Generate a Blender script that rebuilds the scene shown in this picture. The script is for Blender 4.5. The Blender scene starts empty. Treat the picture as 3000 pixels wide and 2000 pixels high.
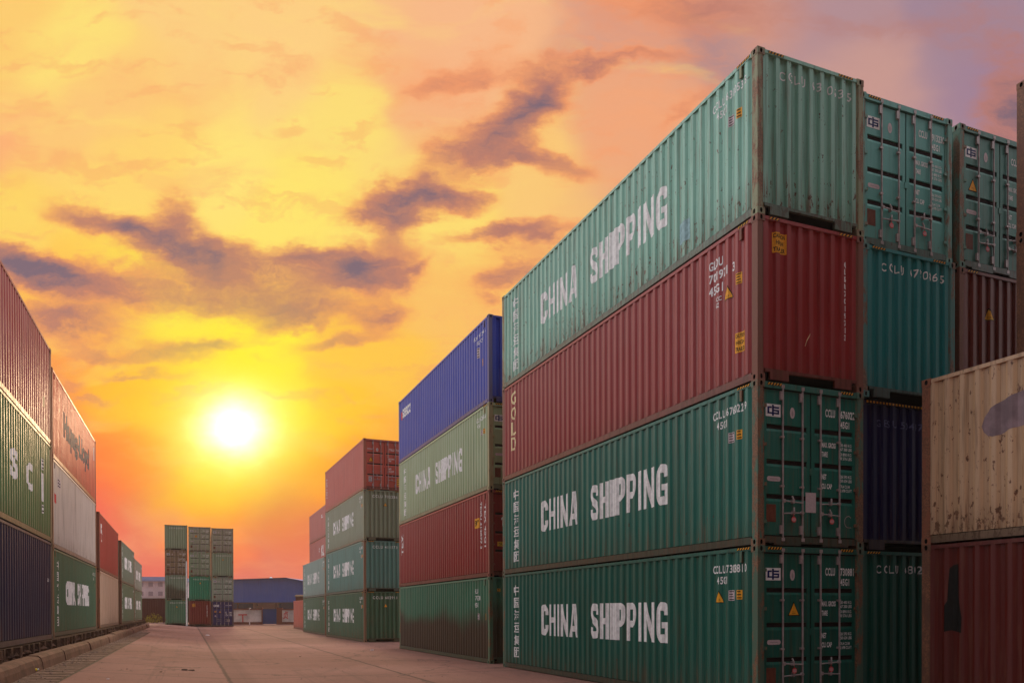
import bpy, bmesh, math, random
from mathutils import Vector, Matrix
R = math.radians
random.seed(7)
sc = bpy.context.scene
col = sc.collection

# ------------------------------------------------------------------ camera
EYE = 1.7457
cam = bpy.data.objects.new('camera', bpy.data.cameras.new('camera'))
col.objects.link(cam)
cam.data.sensor_width = 36; cam.data.lens = 2358.47/3000*36
cam.data.shift_x = -(1520.9-1500)/3000
cam.data.shift_y = (1806.4-1000)/3000
cam.data.clip_end = 5000
cam.matrix_world = (Matrix.Translation((0, 0, EYE)) @ Matrix.Rotation(math.pi/2-0.00735, 4, 'X')
                    @ Matrix.Rotation(-0.00254, 4, 'Z'))
sc.camera = cam

# ------------------------------------------------------------------ light and sky
SUN_AZ = math.atan((690-1521)/2358); SUN_EL = R(12.0)
sun_dir = Vector((math.sin(SUN_AZ)*math.cos(SUN_EL), math.cos(SUN_AZ)*math.cos(SUN_EL), math.sin(SUN_EL)))
sun = bpy.data.objects.new('sun', bpy.data.lights.new('sun', 'SUN'))
col.objects.link(sun)
sun.data.energy = 1.2; sun.data.angle = R(4); sun.data.color = (1, .66, .38)
sun.rotation_euler = sun_dir.to_track_quat('Z', 'Y').to_euler()
sc.view_settings.view_transform = 'Standard'; sc.view_settings.look = 'None'
sc.view_settings.exposure = 0.0; sc.view_settings.gamma = 1

def lin(c):
    return tuple(((v/255)/12.92 if v/255 <= .04045 else ((v/255+.055)/1.055)**2.4) for v in c)

world = bpy.data.worlds.new("World"); sc.world = world; world.use_nodes = True
NT = world.node_tree; NT.nodes.clear(); L = NT.links
class G:                                                    # tiny node-graph helper
    def __init__(s, nt): s.nt = nt
    def n(s, t, **k):
        nd = s.nt.nodes.new(t)
        for a, b in k.items(): setattr(nd, a, b)
        return nd
    def put(s, nd, i, v):
        if v is None: return
        if isinstance(v, bpy.types.NodeSocket): s.nt.links.new(v, nd.inputs[i])
        else:
            sk = nd.inputs[i]
            if sk.type == 'RGBA' and not isinstance(v, (int, float)) and len(v) == 3: v = (*v, 1)
            sk.default_value = v
    def m(s, op, a, b=None, c=None, clamp=False):
        nd = s.n('ShaderNodeMath', operation=op); nd.use_clamp = clamp
        for i, v in enumerate((a, b, c)): s.put(nd, i, v)
        return nd.outputs[0]
    def v(s, op, a, b=None, sc_=None):
        nd = s.n('ShaderNodeVectorMath', operation=op)
        s.put(nd, 0, a); s.put(nd, 1, b)
        if sc_ is not None: s.put(nd, 3, sc_)
        return nd.outputs['Value'] if op in ('DOT_PRODUCT', 'LENGTH', 'DISTANCE') else nd.outputs[0]
    def mix(s, f, a, b, blend='MIX'):
        nd = s.n('ShaderNodeMix', data_type='RGBA', blend_type=blend)
        s.put(nd, 0, f); s.put(nd, 6, a); s.put(nd, 7, b)
        return nd.outputs[2]
    def ss(s, x, lo, hi):
        nd = s.n('ShaderNodeMapRange', interpolation_type='SMOOTHSTEP')
        s.put(nd, 0, x); s.put(nd, 1, lo); s.put(nd, 2, hi)
        return nd.outputs[0]
    def noise(s, vec, scale, detail=4, rough=.5, out=0, dist=0):
        nd = s.n('ShaderNodeTexNoise'); s.put(nd, 'Vector', vec)
        nd.inputs['Scale'].default_value = scale; nd.inputs['Detail'].default_value = detail
        nd.inputs['Roughness'].default_value = rough; nd.inputs['Distortion'].default_value = dist
        return nd.outputs[out]
    def map(s, vec, scale=(1, 1, 1), loc=(0, 0, 0), rot=(0, 0, 0), kind='POINT'):
        nd = s.n('ShaderNodeMapping', vector_type=kind); s.put(nd, 0, vec)
        s.put(nd, 1, loc); s.put(nd, 2, rot); s.put(nd, 3, scale)
        return nd.outputs[0]

def uv(x, y): return ((x-1521)/2358.5, (1789-y)/2358.5, 0)
g = G(NT)
dirn = g.n('ShaderNodeTexCoord').outputs['Generated']
sep = g.n('ShaderNodeSeparateXYZ'); g.put(sep, 0, dirn)
X, Y, Z = sep.outputs
yy = g.m('MAXIMUM', Y, .12)
cmb = g.n('ShaderNodeCombineXYZ'); g.put(cmb, 0, g.m('DIVIDE', X, yy)); g.put(cmb, 1, g.m('DIVIDE', Z, yy))
P0 = cmb.outputs[0]
# wispy warp of the cloud field
wn = g.v('SUBTRACT', g.noise(g.map(P0, (1, 1.5, 1)), 5.5, 5, .55, out=1), (.5, .5, .5))
wn3 = g.v('SUBTRACT', g.noise(g.map(P0, (1, 1.8, 1), (5, 1, 0)), 19, 4, .6, out=1), (.5, .5, .5))
P1 = g.v('ADD', g.v('ADD', P0, g.v('SCALE', wn, None, .075)), g.v('SCALE', wn3, None, .046))
wn2 = g.v('SUBTRACT', g.noise(g.map(P0, (1, 1.6, 1), (3, 7, 0)), 3.0, 4, .55, out=1), (.5, .5, .5))
P2 = g.v('ADD', P0, g.v('MULTIPLY', wn2, (.30, .17, 0)))
# broad colours of the sunset sky, by direction
PAL = [((-50, 30), (252, 203, 110), .13), ((180, 130), (253, 224, 118), .10), ((550, 60), (252, 206, 128), .12), ((900, 150), (253, 206, 130), .12),
       ((1350, 120), (247, 184, 136), .12), ((1750, 60), (218, 156, 132), .12), ((2050, 100), (168, 134, 138), .11), ((2450, 60), (176, 140, 146), .12),
       ((2850, 40), (160, 132, 148), .12), ((2500, 230), (200, 152, 142), .10), ((2950, 300), (160, 128, 148), .09), ((1250, 260), (246, 176, 126), .10),
       ((0, 430), (252, 176, 116), .09), ((300, 330), (252, 196, 118), .10), ((400, 450), (254, 214, 108), .10), ((650, 500), (254, 226, 118), .11),
       ((1050, 330), (252, 222, 116), .09), ((900, 620), (254, 228, 108), .10), ((1300, 620), (252, 216, 110), .10), ((1560, 480), (250, 200, 118), .10),
       ((1900, 330), (238, 166, 124), .10), ((2150, 80), (200, 148, 136), .08), ((80, 640), (253, 212, 98), .09), ((1350, 800), (250, 190, 100), .10),
       ((500, 900), (254, 236, 70), .10), ((250, 900), (254, 198, 80), .08), ((750, 1000), (255, 240, 60), .09), ((1100, 1050), (254, 196, 70), .09),
       ((200, 1130), (252, 148, 66), .09), ((400, 1200), (255, 184, 44), .08), ((1000, 1230), (255, 190, 45), .08), ((690, 1130), (255, 236, 30), .08),
       ((690, 1370), (255, 226, 10), .07), ((690, 1460), (255, 156, 8), .07), ((350, 1400), (255, 98, 50), .09), ((1050, 1400), (255, 134, 34), .09),
       ((300, 1560), (238, 70, 70), .09), ((700, 1570), (255, 84, 26), .08), ((950, 1600), (226, 82, 62), .09), ((500, 1660), (224, 72, 68), .09), ((780, 1680), (212, 74, 78), .09),
       ((380, 1750), (200, 108, 128), .09), ((700, 1789), (205, 110, 126), .09), ((1000, 1789), (205, 115, 120), .09), ((1500, 1450), (235, 145, 100), .12), ((2300, 1400), (215, 140, 120), .14)]
acc = None; wsum = None
for (p, c, s) in PAL:
    d = g.v('DISTANCE', P2, uv(*p))
    q = g.m('DIVIDE', d, s*1.05)
    w = g.m('DIVIDE', 1.0, g.m('ADD', g.m('POWER', q, 4.2), .02))
    cc = g.v('SCALE', tuple(lin(c)), None, w)
    acc = cc if acc is None else g.v('ADD', acc, cc)
    wsum = w if wsum is None else g.m('ADD', wsum, w)
base = g.v('SCALE', acc, None, g.m('DIVIDE', 1.0, wsum))
# sun glow
sd = g.v('LENGTH', g.v('MULTIPLY', g.v('SUBTRACT', g.v('ADD', P0, g.v('SCALE', wn3, None, .02)), uv(690, 1250)), (.92, 1.08, 1)))
glow = g.m('POWER', 2.718, g.m('MULTIPLY', g.m('POWER', g.m('DIVIDE', sd, .060), 2.0), -1.0))
wide = g.m('POWER', 2.718, g.m('MULTIPLY', g.m('POWER', g.m('DIVIDE', sd, .110), 2.0), -1.0))
# clouds: soft smears placed in the sky by direction
CL = [(340, 660, 150, 34, -14, .75), (520, 640, 60, 46, -50, .75), (470, 710, 150, 34, -20, .6), (650, 770, 190, 34, -10, .7), (880, 745, 170, 34, -3, .65), (1100, 780, 80, 52, 0, 1.0), (960, 800, 120, 44, 0, .5),
      (1200, 790, 60, 14, 30, .35), (650, 850, 280, 36, -8, .62), (900, 915, 120, 34, 2, .62), (1130, 920, 55, 30, 25, .6), (60, 780, 130, 42, -25, 1.1), (230, 835, 200, 38, -10, .95),
      (190, 950, 130, 34, -3, .95), (520, 1010, 110, 36, 4, .45), (640, 985, 80, 16, 4, .4), (300, 1025, 160, 20, -2, .40), (440, 1085, 110, 12, 0, .45), (560, 1135, 110, 12, 0, .33),
      (830, 1150, 120, 15, 3, .42), (1010, 1000, 110, 18, 8, .5), (270, 1145, 60, 10, 0, .42), (180, 1105, 60, 12, -5, .35), (1200, 585, 120, 42, 0, 1.15), (1170, 650, 50, 50, 0, .60), (1070, 620, 60, 24, 10, .5),
      (1340, 600, 70, 22, -10, .6), (1390, 430, 130, 48, 20, .75), (1540, 340, 130, 48, 50, .85), (1560, 290, 60, 60, 0, .5), (1620, 480, 110, 34, -15, .55), (1500, 490, 80, 22, 10, .45), (1740, 225, 80, 26, 0, .7), (1900, 210, 130, 20, 5, .42),
      (1510, 705, 130, 24, 2, .95), (1510, 800, 110, 32, 12, .7), (1310, 230, 160, 30, 30, .3), (1380, 250, 120, 30, 20, .4), (2000, 40, 230, 90, 0, .35), (2020, 330, 110, 18, 35, .35), (2960, 330, 90, 110, 0, 1.2), (2600, 80, 300, 40, 5, .15), (2880, 110, 260, 80, -8, .42), (2250, 60, 260, 60, -6, .28)]
den = None
for (x, y, rx, ry, ang, a) in CL:
    q = g.map(P1, (rx*1.22/2358.5, ry*1.22/2358.5, 1), uv(x, y), (0, 0, R(ang)), 'TEXTURE')
    e = g.m('MULTIPLY', g.m('POWER', 2.718, g.m('MULTIPLY', g.v('DOT_PRODUCT', q, q), -1.0)), a)
    den = e if den is None else g.m('ADD', den, e)
fine = g.noise(g.map(P1, (1, 2.6, 1), (1, 4, 0)), 12, 7, .68)
den = g.m('MULTIPLY', den, g.m('ADD', g.m('MULTIPLY', fine, 2.2), -.05))
wisp = g.noise(g.map(P2, (.9, 2.6, 1), (8, 2, 0), (0, 0, R(12))), 4.0, 6, .6)
keep = g.m('SUBTRACT', 1.0, g.ss(X, .10, .32))
st = g.noise(g.map(P1, (1, 3.0, 1), (4, 9, 0), (0, 0, R(6))), 11.0, 5, .6)
base = g.mix(g.m('MULTIPLY', g.m('MULTIPLY', g.ss(st, .50, .66), .34), g.m('MULTIPLY', keep, g.ss(Z, .10, .2))), base, lin((246, 154, 100)))
base = g.mix(g.m('MULTIPLY', g.m('MULTIPLY', g.ss(wisp, .50, .72), .38), keep), base, lin((250, 165, 110)))
base = g.mix(g.m('MULTIPLY', g.m('MULTIPLY', g.ss(wisp, .46, .28), .38), g.m('MULTIPLY', g.ss(Z, .12, .26), keep)), base, lin((255, 238, 120)))
c1 = g.mix(g.m('MULTIPLY', g.ss(den, .04, .42), g.m('SUBTRACT', .62, g.m('MULTIPLY', g.ss(X, .12, .34), .68))), base, lin((243, 146, 92)))
c2 = g.mix(g.m('MULTIPLY', g.ss(den, .18, .85), .84), c1, lin((184, 120, 106)))
c3 = g.mix(g.m('MULTIPLY', g.ss(den, .62, 1.75), .90), c2, lin((112, 98, 116)))
front = g.mix(g.m('MULTIPLY', wide, .85), c3, (1.0, .83, .004))
front = g.v('ADD', front, g.v('ADD', g.v('SCALE', (1.0, 1.05, 1.25), None, g.m('POWER', glow, 3.4)), g.v('SCALE', (.5, .45, .26), None, g.m('POWER', glow, 1.1))))
# the rest of the sky dome, outside this view: pale high cloud overhead, dim dusk behind
up = g.m('MULTIPLY', g.ss(Z, .30, .95), g.m('SUBTRACT', 1.0, g.m('MULTIPLY', g.ss(Y, -.05, -.7), .74)))
ahead = g.ss(Y, -.40, .12)
lft = g.m('MULTIPLY', g.ss(X, -.1, -.8), ahead); rgt = g.m('MULTIPLY', g.ss(X, .1, .8), ahead)
back = g.mix(up, (.015, .016, .02), (1.6, 1.65, 1.75))
rest = g.mix(g.m('MULTIPLY', lft, .9), back, (2.75, 2.8, 2.9))
rest = g.mix(g.m('MULTIPLY', rgt, .85), rest, (2.3, 2.2, 2.2))
fr = g.ss(Y, .47, .69)
sky = g.mix(fr, rest, front)
sky = g.mix(g.ss(Z, -.01, -.2), sky, (.12, .07, .06))
nish = g.n('ShaderNodeTexSky', sky_type='NISHITA'); nish.sun_disc = False
nish.sun_elevation = SUN_EL; nish.sun_rotation = SUN_AZ
bg1 = g.n('ShaderNodeBackground'); g.put(bg1, 0, sky); bg1.inputs[1].default_value = 1.0
bg2 = g.n('ShaderNodeBackground'); g.put(bg2, 0, nish.outputs[0]); bg2.inputs[1].default_value = .0008
ad = g.n('ShaderNodeAddShader'); L.new(bg1.outputs[0], ad.inputs[0]); L.new(bg2.outputs[0], ad.inputs[1])
wo = g.n('ShaderNodeOutputWorld'); L.new(ad.outputs[0], wo.inputs[0])
world.cycles.sampling_method = 'MANUAL'; world.cycles.sample_map_resolution = 512

# ------------------------------------------------------------------ materials
def newmat(name):
    m = bpy.data.materials.new(name); m.use_nodes = True
    nt = m.node_tree; b = nt.nodes['Principled BSDF']
    return m, G(nt), b
_mc = {}
RUST = (.15, .045, .018)
def paint(c, rust=.3, fade=.25, dirt=.3, rough=.42, muck=0, bump=.55):
    """weathered paint on steel; c is the paint's own linear colour"""
    key = ('p', tuple(c), rust, fade, dirt, rough, muck)
    if key in _mc: return _mc[key]
    m, q, b = newmat('weathered_paint')
    tc = q.n('ShaderNodeTexCoord').outputs['Object']
    oi = q.n('ShaderNodeObjectInfo').outputs['Random']
    off = q.n('ShaderNodeCombineXYZ'); q.put(off, 0, q.m('MULTIPLY', oi, 91.0)); q.put(off, 1, q.m('MULTIPLY', oi, 37.0))
    p = q.v('ADD', tc, off.outputs[0])
    big = q.noise(q.map(p, (.5, .5, .8)), 1.0, 4, .55)
    streak = q.noise(q.map(p, (6, 6, .22)), 1.6, 5, .6)
    grit = q.noise(p, 26, 4, .65)
    lum = .3*c[0]+.55*c[1]+.15*c[2]
    pale = tuple(v*.90+.12*lum+.04+.06*fade for v in c)
    cc = q.mix(q.m('MULTIPLY', q.ss(big, .35, .7), fade), c, pale)
    cc = q.mix(q.m('MULTIPLY', q.ss(streak, .50, .66), dirt*.8), cc, pale)
    spr = q.n('ShaderNodeSeparateXYZ'); q.put(spr, 0, tc)
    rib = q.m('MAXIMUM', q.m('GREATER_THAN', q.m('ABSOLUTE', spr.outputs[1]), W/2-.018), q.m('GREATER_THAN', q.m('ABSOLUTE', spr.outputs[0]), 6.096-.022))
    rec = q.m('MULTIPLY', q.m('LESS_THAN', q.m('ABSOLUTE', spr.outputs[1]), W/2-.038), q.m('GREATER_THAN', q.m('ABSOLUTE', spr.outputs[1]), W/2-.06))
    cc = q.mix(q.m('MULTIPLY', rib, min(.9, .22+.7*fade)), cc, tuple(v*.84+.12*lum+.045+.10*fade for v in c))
    cc = q.mix(q.m('MULTIPLY', rec, .30), cc, tuple(v*.45 for v in c))          # shading between ribs painted in: darkened recesses, paler chalked outer ribs
    dark = tuple(v*.42+.02*w for v, w in zip(c, (1, .8, .6)))
    cc = q.mix(q.m('MULTIPLY', q.ss(streak, .49, .33), dirt*1.3, clamp=True), cc, dark)
    cc = q.mix(q.m('MULTIPLY', q.ss(grit, .55, .8), dirt*.4), cc, dark)
    sp = q.n('ShaderNodeSeparateXYZ'); q.put(sp, 0, tc)
    low = q.ss(sp.outputs[2], .95, .12)
    if rust > 0:
        chip = q.noise(q.map(p, (1, 1, .5)), 11.0, 7, .68)
        thr = .735-.15*rust
        edge = q.m('ADD', q.m('MULTIPLY', low, .055+.03*rust), q.m('MULTIPLY', q.m('SUBTRACT', streak, .5), .16))
        rm = q.ss(q.m('ADD', chip, edge), thr, thr+.035)
        rc = q.mix(q.ss(grit, .35, .65), RUST, (.065, .022, .012))
        drip = q.noise(q.map(p, (11, 11, .55), (2, 5, 1)), 1.5, 4, .6)
        cc = q.mix(q.m('MULTIPLY', q.m('MULTIPLY', q.ss(drip, .525, .64), q.m('ADD', .35, q.m('MULTIPLY', low, .65))), min(.9, .15+rust*.95)), cc, (.20, .085, .045))
        cc = q.mix(q.m('MULTIPLY', rm, .9), cc, rc)
        lowr = q.m('MULTIPLY', q.m('MULTIPLY', low, q.ss(streak, .40, .7)), .55*rust+.1)
        cc = q.mix(lowr, cc, (.13, .055, .028))
    grime = q.m('MULTIPLY', q.m('MULTIPLY', q.ss(q.m('ADD', sp.outputs[2], q.m('MULTIPLY', streak, .9)), 1.15, .35), q.ss(big, .30, .55)), .15+.55*dirt)
    cc = q.mix(grime, cc, tuple(v*.35+.3*w for v, w in zip(c, (.15, .105, .06))))
    if muck:
        mk = q.noise(q.map(p, (.28, .28, .35)), 1.0, 3, .5)
        ms = q.ss(q.m('ADD', q.m('MULTIPLY', sp.outputs[2], .42), q.m('MULTIPLY', mk, -1.1)), .32, -.10)
        cc = q.mix(q.m('MULTIPLY', ms, muck), cc, q.mix(streak, (.035, .022, .014), (.10, .055, .035)))
    q.put(b, 'Base Color', cc)
    q.put(b, 'Roughness', q.m('ADD', q.m('MULTIPLY', grit, .25), rough-.1))
    b.inputs['Specular IOR Level'].default_value = .28
    bp = q.n('ShaderNodeBump'); bp.inputs['Strength'].default_value = bump; bp.inputs['Distance'].default_value = .02
    dent = q.m('ADD', q.noise(q.map(p, (1, 1, .6)), 1.7, 2, .5), q.m('MULTIPLY', q.noise(q.map(p, (1, 1, .8)), 5.0, 2, .5), .35))
    q.put(bp, 'Height', q.m('ADD', dent, q.m('MULTIPLY', grit, .06)))
    q.nt.links.new(bp.outputs[0], b.inputs['Normal'])
    _mc[key] = m
    return m
def frame_paint(c, amount=.5):
    key = ('f', tuple(c), amount)
    if key in _mc: return _mc[key]
    m, q, b = newmat('rusty_frame_paint')
    tc = q.n('ShaderNodeTexCoord').outputs['Object']
    oi = q.n('ShaderNodeObjectInfo').outputs['Random']
    off = q.n('ShaderNodeCombineXYZ'); q.put(off, 0, q.m('MULTIPLY', oi, 53.0)); q.put(off, 2, q.m('MULTIPLY', oi, 71.0))
    p = q.v('ADD', tc, off.outputs[0])
    n1 = q.noise(q.map(p, (3, 3, .9)), 2.2, 6, .65); n2 = q.noise(p, 40, 4, .6)
    dull = tuple(v*.76+.24*w for v, w in zip(c, (.26, .19, .11)))
    rc = q.mix(q.ss(n2, .35, .65), (.30, .12, .058), (.13, .05, .026))
    cc = q.mix(q.m('MULTIPLY', q.ss(n1, .64-.30*amount, .76-.28*amount), .85), dull, rc)
    cc = q.mix(q.m('MULTIPLY', q.ss(n2, .6, .75), .4), cc, (.25, .16, .10))
    q.put(b, 'Base Color', cc); q.put(b, 'Roughness', .7)
    bp = q.n('ShaderNodeBump'); bp.inputs['Strength'].default_value = .4; bp.inputs['Distance'].default_value = .01
    q.put(bp, 'Height', n2); q.nt.links.new(bp.outputs[0], b.inputs['Normal'])
    _mc[key] = m
    return m
def plain(name, c, rough=.6, metal=0, var=.25, scale=12, bump=0):
    if name in _mc: return _mc[name]
    m, q, b = newmat(name)
    tc = q.n('ShaderNodeTexCoord').outputs['Object']
    n = q.noise(tc, scale, 5, .6)
    q.put(b, 'Base Color', q.mix(q.ss(n, .3, .7), tuple(v*(1-var) for v in c), tuple(min(1, v*(1+var*.6)) for v in c)))
    q.put(b, 'Roughness', rough); b.inputs['Metallic'].default_value = metal; b.inputs['Specular IOR Level'].default_value = .5 if metal else .15
    if bump:
        bp = q.n('ShaderNodeBump'); bp.inputs['Strength'].default_value = bump; bp.inputs['Distance'].default_value = .02
        q.put(bp, 'Height', n); q.nt.links.new(bp.outputs[0], b.inputs['Normal'])
    _mc[name] = m
    return m
M_WHITE = plain('white_lettering', (.87, .85, .85), .5, var=.16, scale=9)
M_CREAMT = plain('cream_lettering', (.85, .66, .38), .5, var=.1)
M_DARKT = plain('dark_blue_lettering', (.06, .05, .09), .5)
M_LOGOB = plain('logo_blue', (.008, .02, .12), .5)
M_YEL = plain('yellow_label', (.85, .38, .03), .5, var=.12, scale=30)
M_BLACK = plain('black_print', (.012, .011, .01), .6)
M_STEEL = plain('galvanised_steel', (.42, .34, .34), .45, .25, var=.3, scale=8)
M_GASK = plain('door_gasket_rubber', (.02, .011, .012), .8)
M_FLOOR = plain('underside_black', (.008, .007, .006), .9)
M_PLATE = plain('brown_data_plate', (.16, .05, .03), .6)
M_PINK = plain('pale_sticker', (.62, .50, .52), .6, var=.1, scale=30)
M_RED = plain('red_tag', (.7, .05, .06), .5)
M_GREYB = plain('purple_grey_overpaint', (.27, .185, .20), .7, var=.3, scale=3)

# ------------------------------------------------------------------ mesh helpers
class MB:
    def __init__(s): s.v = []; s.f = []; s.mi = []
    def face(s, pts, mi=0):
        i = len(s.v); s.v += [tuple(p) for p in pts]; s.f.append(tuple(range(i, i+len(pts)))); s.mi.append(mi)
    def box(s, x0, x1, y0, y1, z0, z1, mi=0):
        i = len(s.v)
        s.v += [(x0, y0, z0), (x1, y0, z0), (x1, y1, z0), (x0, y1, z0), (x0, y0, z1), (x1, y0, z1), (x1, y1, z1), (x0, y1, z1)]
        for f in ((0, 3, 2, 1), (4, 5, 6, 7), (0, 1, 5, 4), (1, 2, 6, 5), (2, 3, 7, 6), (3, 0, 4, 7)):
            s.f.append(tuple(i+k for k in f)); s.mi.append(mi)
    def cyl(s, a, b, r, n=10, r2=None, mi=0, caps=True):
        a = Vector(a); b = Vector(b); r2 = r if r2 is None else r2
        d = (b-a).normalized(); u = d.orthogonal().normalized(); w = d.cross(u)
        i = len(s.v)
        for p, rr in ((a, r), (b, r2)):
            for k in range(n):
                t = 2*math.pi*k/n; s.v.append(tuple(p+rr*(math.cos(t)*u+math.sin(t)*w)))
        for k in range(n):
            s.f.append((i+k, i+(k+1) % n, i+n+(k+1) % n, i+n+k)); s.mi.append(mi)
        if caps:
            s.f.append(tuple(i+n-1-k for k in range(n))); s.mi.append(mi)
            s.f.append(tuple(i+n+k for k in range(n))); s.mi.append(mi)
    def mesh(s, name, mats=()):
        me = bpy.data.meshes.new(name); me.from_pydata(s.v, [], s.f); me.update()
        for m in mats: me.materials.append(m)
        if any(s.mi): me.polygons.foreach_set('material_index', s.mi)
        return me
def obj(name, me, parent=None, mat=None, mw=None):
    o = bpy.data.objects.new(name, me); col.objects.link(o)
    if parent is not None: o.parent = parent
    if mw is not None: o.matrix_basis = mw
    if mat is not None:
        if not me.materials: me.materials.append(mat)
        o.material_slots[0].link = 'OBJECT'; o.material_slots[0].material = mat
    return o
def tag(o, label, cat, group=None):
    o['label'] = label; o['category'] = cat
    if group: o['group'] = group
    return o
def struct(name, me, mat=None, kind='structure'):
    o = obj(name, me, None, mat); o['kind'] = kind
    return o
def empty(name, loc, rz=0):
    o = bpy.data.objects.new(name, None); col.objects.link(o)
    o.location = loc; o.rotation_euler = (0, 0, rz); o.empty_display_size = .3
    return o

# ------------------------------------------------------------------ the container kit
W = 2.438; HC = 2.896; PST = .165
SIDE = (.278, .070, .068, .072, .034)       # pitch, outer flat, slope, inner flat, depth
ENDP = (.252, .085, .030, .107, .042)
def prof(s, P):
    pitch, a, b, c, d = P
    t = s % pitch
    if t < a: return 0.
    if t < a+b: return d*(t-a)/b
    if t < a+b+c: return d
    return d*(1-(t-a-b-c)/(pitch-a-b-c))
def breaks(L0, L1, P):
    out = []; k = 0
    while k*P[0] < L1+1e-6:
        for t in (0, P[1], P[1]+P[2], P[1]+P[2]+P[3]):
            x = k*P[0]+t
            if L0 < x < L1: out.append(x)
        k += 1
    return out
S_OFF = .010; E_OFF = .016; D_OFF = .040
def offset_at(face, kind, L_, u):
    """how far the skin lies behind the outer plane of a face, u metres from the viewer's left"""
    if face in ('L', 'R'):
        s = u-PST
        if s < 0 or u > L_-PST: return .0
        return S_OFF+prof(s, SIDE)
    if kind == 'door': return D_OFF
    s = u-PST
    if s < 0 or u > W-PST: return .0
    return E_OFF+prof(s, ENDP)
def place(face, L_, u, v, off):
    if face == 'L': return (L_/2-u, W/2-off, v)          # left side as one looks along the container (+y)
    if face == 'R': return (-L_/2+u, -W/2+off, v)
    return (-L_/2+off, W/2-u, v)                          # near end (-x)
_K = {}
def kit(L_):
    """all shared meshes of a container L_ metres long"""
    if L_ in _K: return _K[L_]
    K = {}; H = HC; h = L_/2; w = W/2
    # side walls
    for face in 'LR':
        b = MB(); us = [PST]+[PST+x for x in breaks(0, L_-2*PST, SIDE)]+[L_-PST]
        for z0, z1 in ((.165, H-.06),):
            rows = [[place(face, L_, u, z, S_OFF+prof(u-PST, SIDE)) for u in us] for z in (z0, z1)]
            for i in range(len(us)-1):
                b.face([rows[0][i], rows[0][i+1], rows[1][i+1], rows[1][i]])
        K['side_'+face] = b.mesh('side_wall')
    # end wall (at -x)
    b = MB(); us = [PST-.03]+[PST+x for x in breaks(0, W-2*PST, ENDP)]+[W-PST+.03]
    for i in range(len(us)-1):
        a0 = E_OFF+prof(max(us[i]-PST, 0), ENDP); a1 = E_OFF+prof(max(us[i+1]-PST, 0), ENDP)
        b.face([place('E', L_, us[i], .21, a0), place('E', L_, us[i+1], .21, a1), place('E', L_, us[i+1], H-.05, a1), place('E', L_, us[i], H-.05, a0)])
    K['end_wall'] = b.mesh('end_wall')
    # corner post: folded section, wider on the side
    for sy in (1, -1):
        b = MB()
        pts = [(-h+.002, w-.002), (-h+.002, w-.115), (-h+.03, w-.135), (-h+.03, w-.165), (-h+.16, w-.165), (-h+.172, w-.05), (-h+.172, w-.022), (-h+.15, w-.002)]
        n = len(pts)
        for i in range(n):
            p, q_ = pts[i], pts[(i+1) % n]
            b.face([(p[0], sy*p[1], .118), (q_[0], sy*q_[1], .118), (q_[0], sy*q_[1], H-.118), (p[0], sy*p[1], H-.118)])
        K['post', sy] = b.mesh('corner_post')
        # castings with the oval holes
        for top in (0, 1):
            b = MB(); z0, z1 = (0, .118) if not top else (H-.118, H)
            x0, x1 = -h-.003, -h+.178; y0, y1 = w-.162, w+.003
            def holed(o, du, dv, nrm, W_, H_, hw, hh):
                o = Vector(o); du = Vector(du); dv = Vector(dv); nrm = Vector(nrm); N = 12
                ring = []
                for k in range(N):
                    t = 2*math.pi*(k+.5)/N; cx, cy = math.cos(t), math.sin(t)
                    ring.append((W_/2+hw*math.copysign(abs(cx)**.8, cx), H_/2+hh*math.copysign(abs(cy)**.8, cy)))
                def sq(t):
                    cx, cy = math.cos(t), math.sin(t); k = 1/max(abs(cx), abs(cy)); return (W_/2+W_/2*cx*k, H_/2+H_/2*cy*k)
                outer = [sq(2*math.pi*(k+.5)/N) for k in range(N)]
                V3 = lambda p, d=0: tuple(o+du*p[0]+dv*p[1]-nrm*d)
                for k in range(N):
                    k2 = (k+1) % N
                    b.face([V3(outer[k]), V3(outer[k2]), V3(ring[k2]), V3(ring[k])])
                    b.face([V3(ring[k]), V3(ring[k2]), V3(ring[k2], .035), V3(ring[k], .035)], 1)
                for cxx, cyy, ka, kb in ((W_, H_, 1, 1), (0, H_, 4, 4), (0, 0, 7, 7), (W_, 0, 10, 10)):
                    b.face([V3((cxx, cyy)), V3(outer[ka]), V3(outer[(ka-1) % N])]) if False else None
                b.face([V3(p, .035) for p in ring], 1)
                for (cxx, cyy) in ((W_, H_), (0, H_), (0, 0), (W_, 0)):
                    near = sorted(outer, key=lambda p: (p[0]-cxx)**2+(p[1]-cyy)**2)[:2]
                    b.face([V3((cxx, cyy)), V3(near[0]), V3(near[1])])
            holed((x0, y1*sy, z0), (1, 0, 0), (0, 0, 1), (0, sy, 0), x1-x0, z1-z0, .03, .042)
            holed((x0, y0*sy, z0), (0, sy, 0), (0, 0, 1), (-1, 0, 0), y1-y0, z1-z0, .026, .042)
            b.face([(x0, y0*sy, z1), (x1, y0*sy, z1), (x1, y1*sy, z1), (x0, y1*sy, z1)])
            b.face([(x0, y0*sy, z0), (x1, y0*sy, z0), (x1, y1*sy, z0), (x0, y1*sy, z0)])
            b.face([(x1, y0*sy, z0), (x1, y1*sy, z0), (x1, y1*sy, z1), (x1, y0*sy, z1)])
            b.face([(x0, y0*sy, z0), (x1, y0*sy, z0), (x1, y0*sy, z1), (x0, y0*sy, z1)])
            K['cast', sy, top] = b.mesh('corner_casting')
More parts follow.
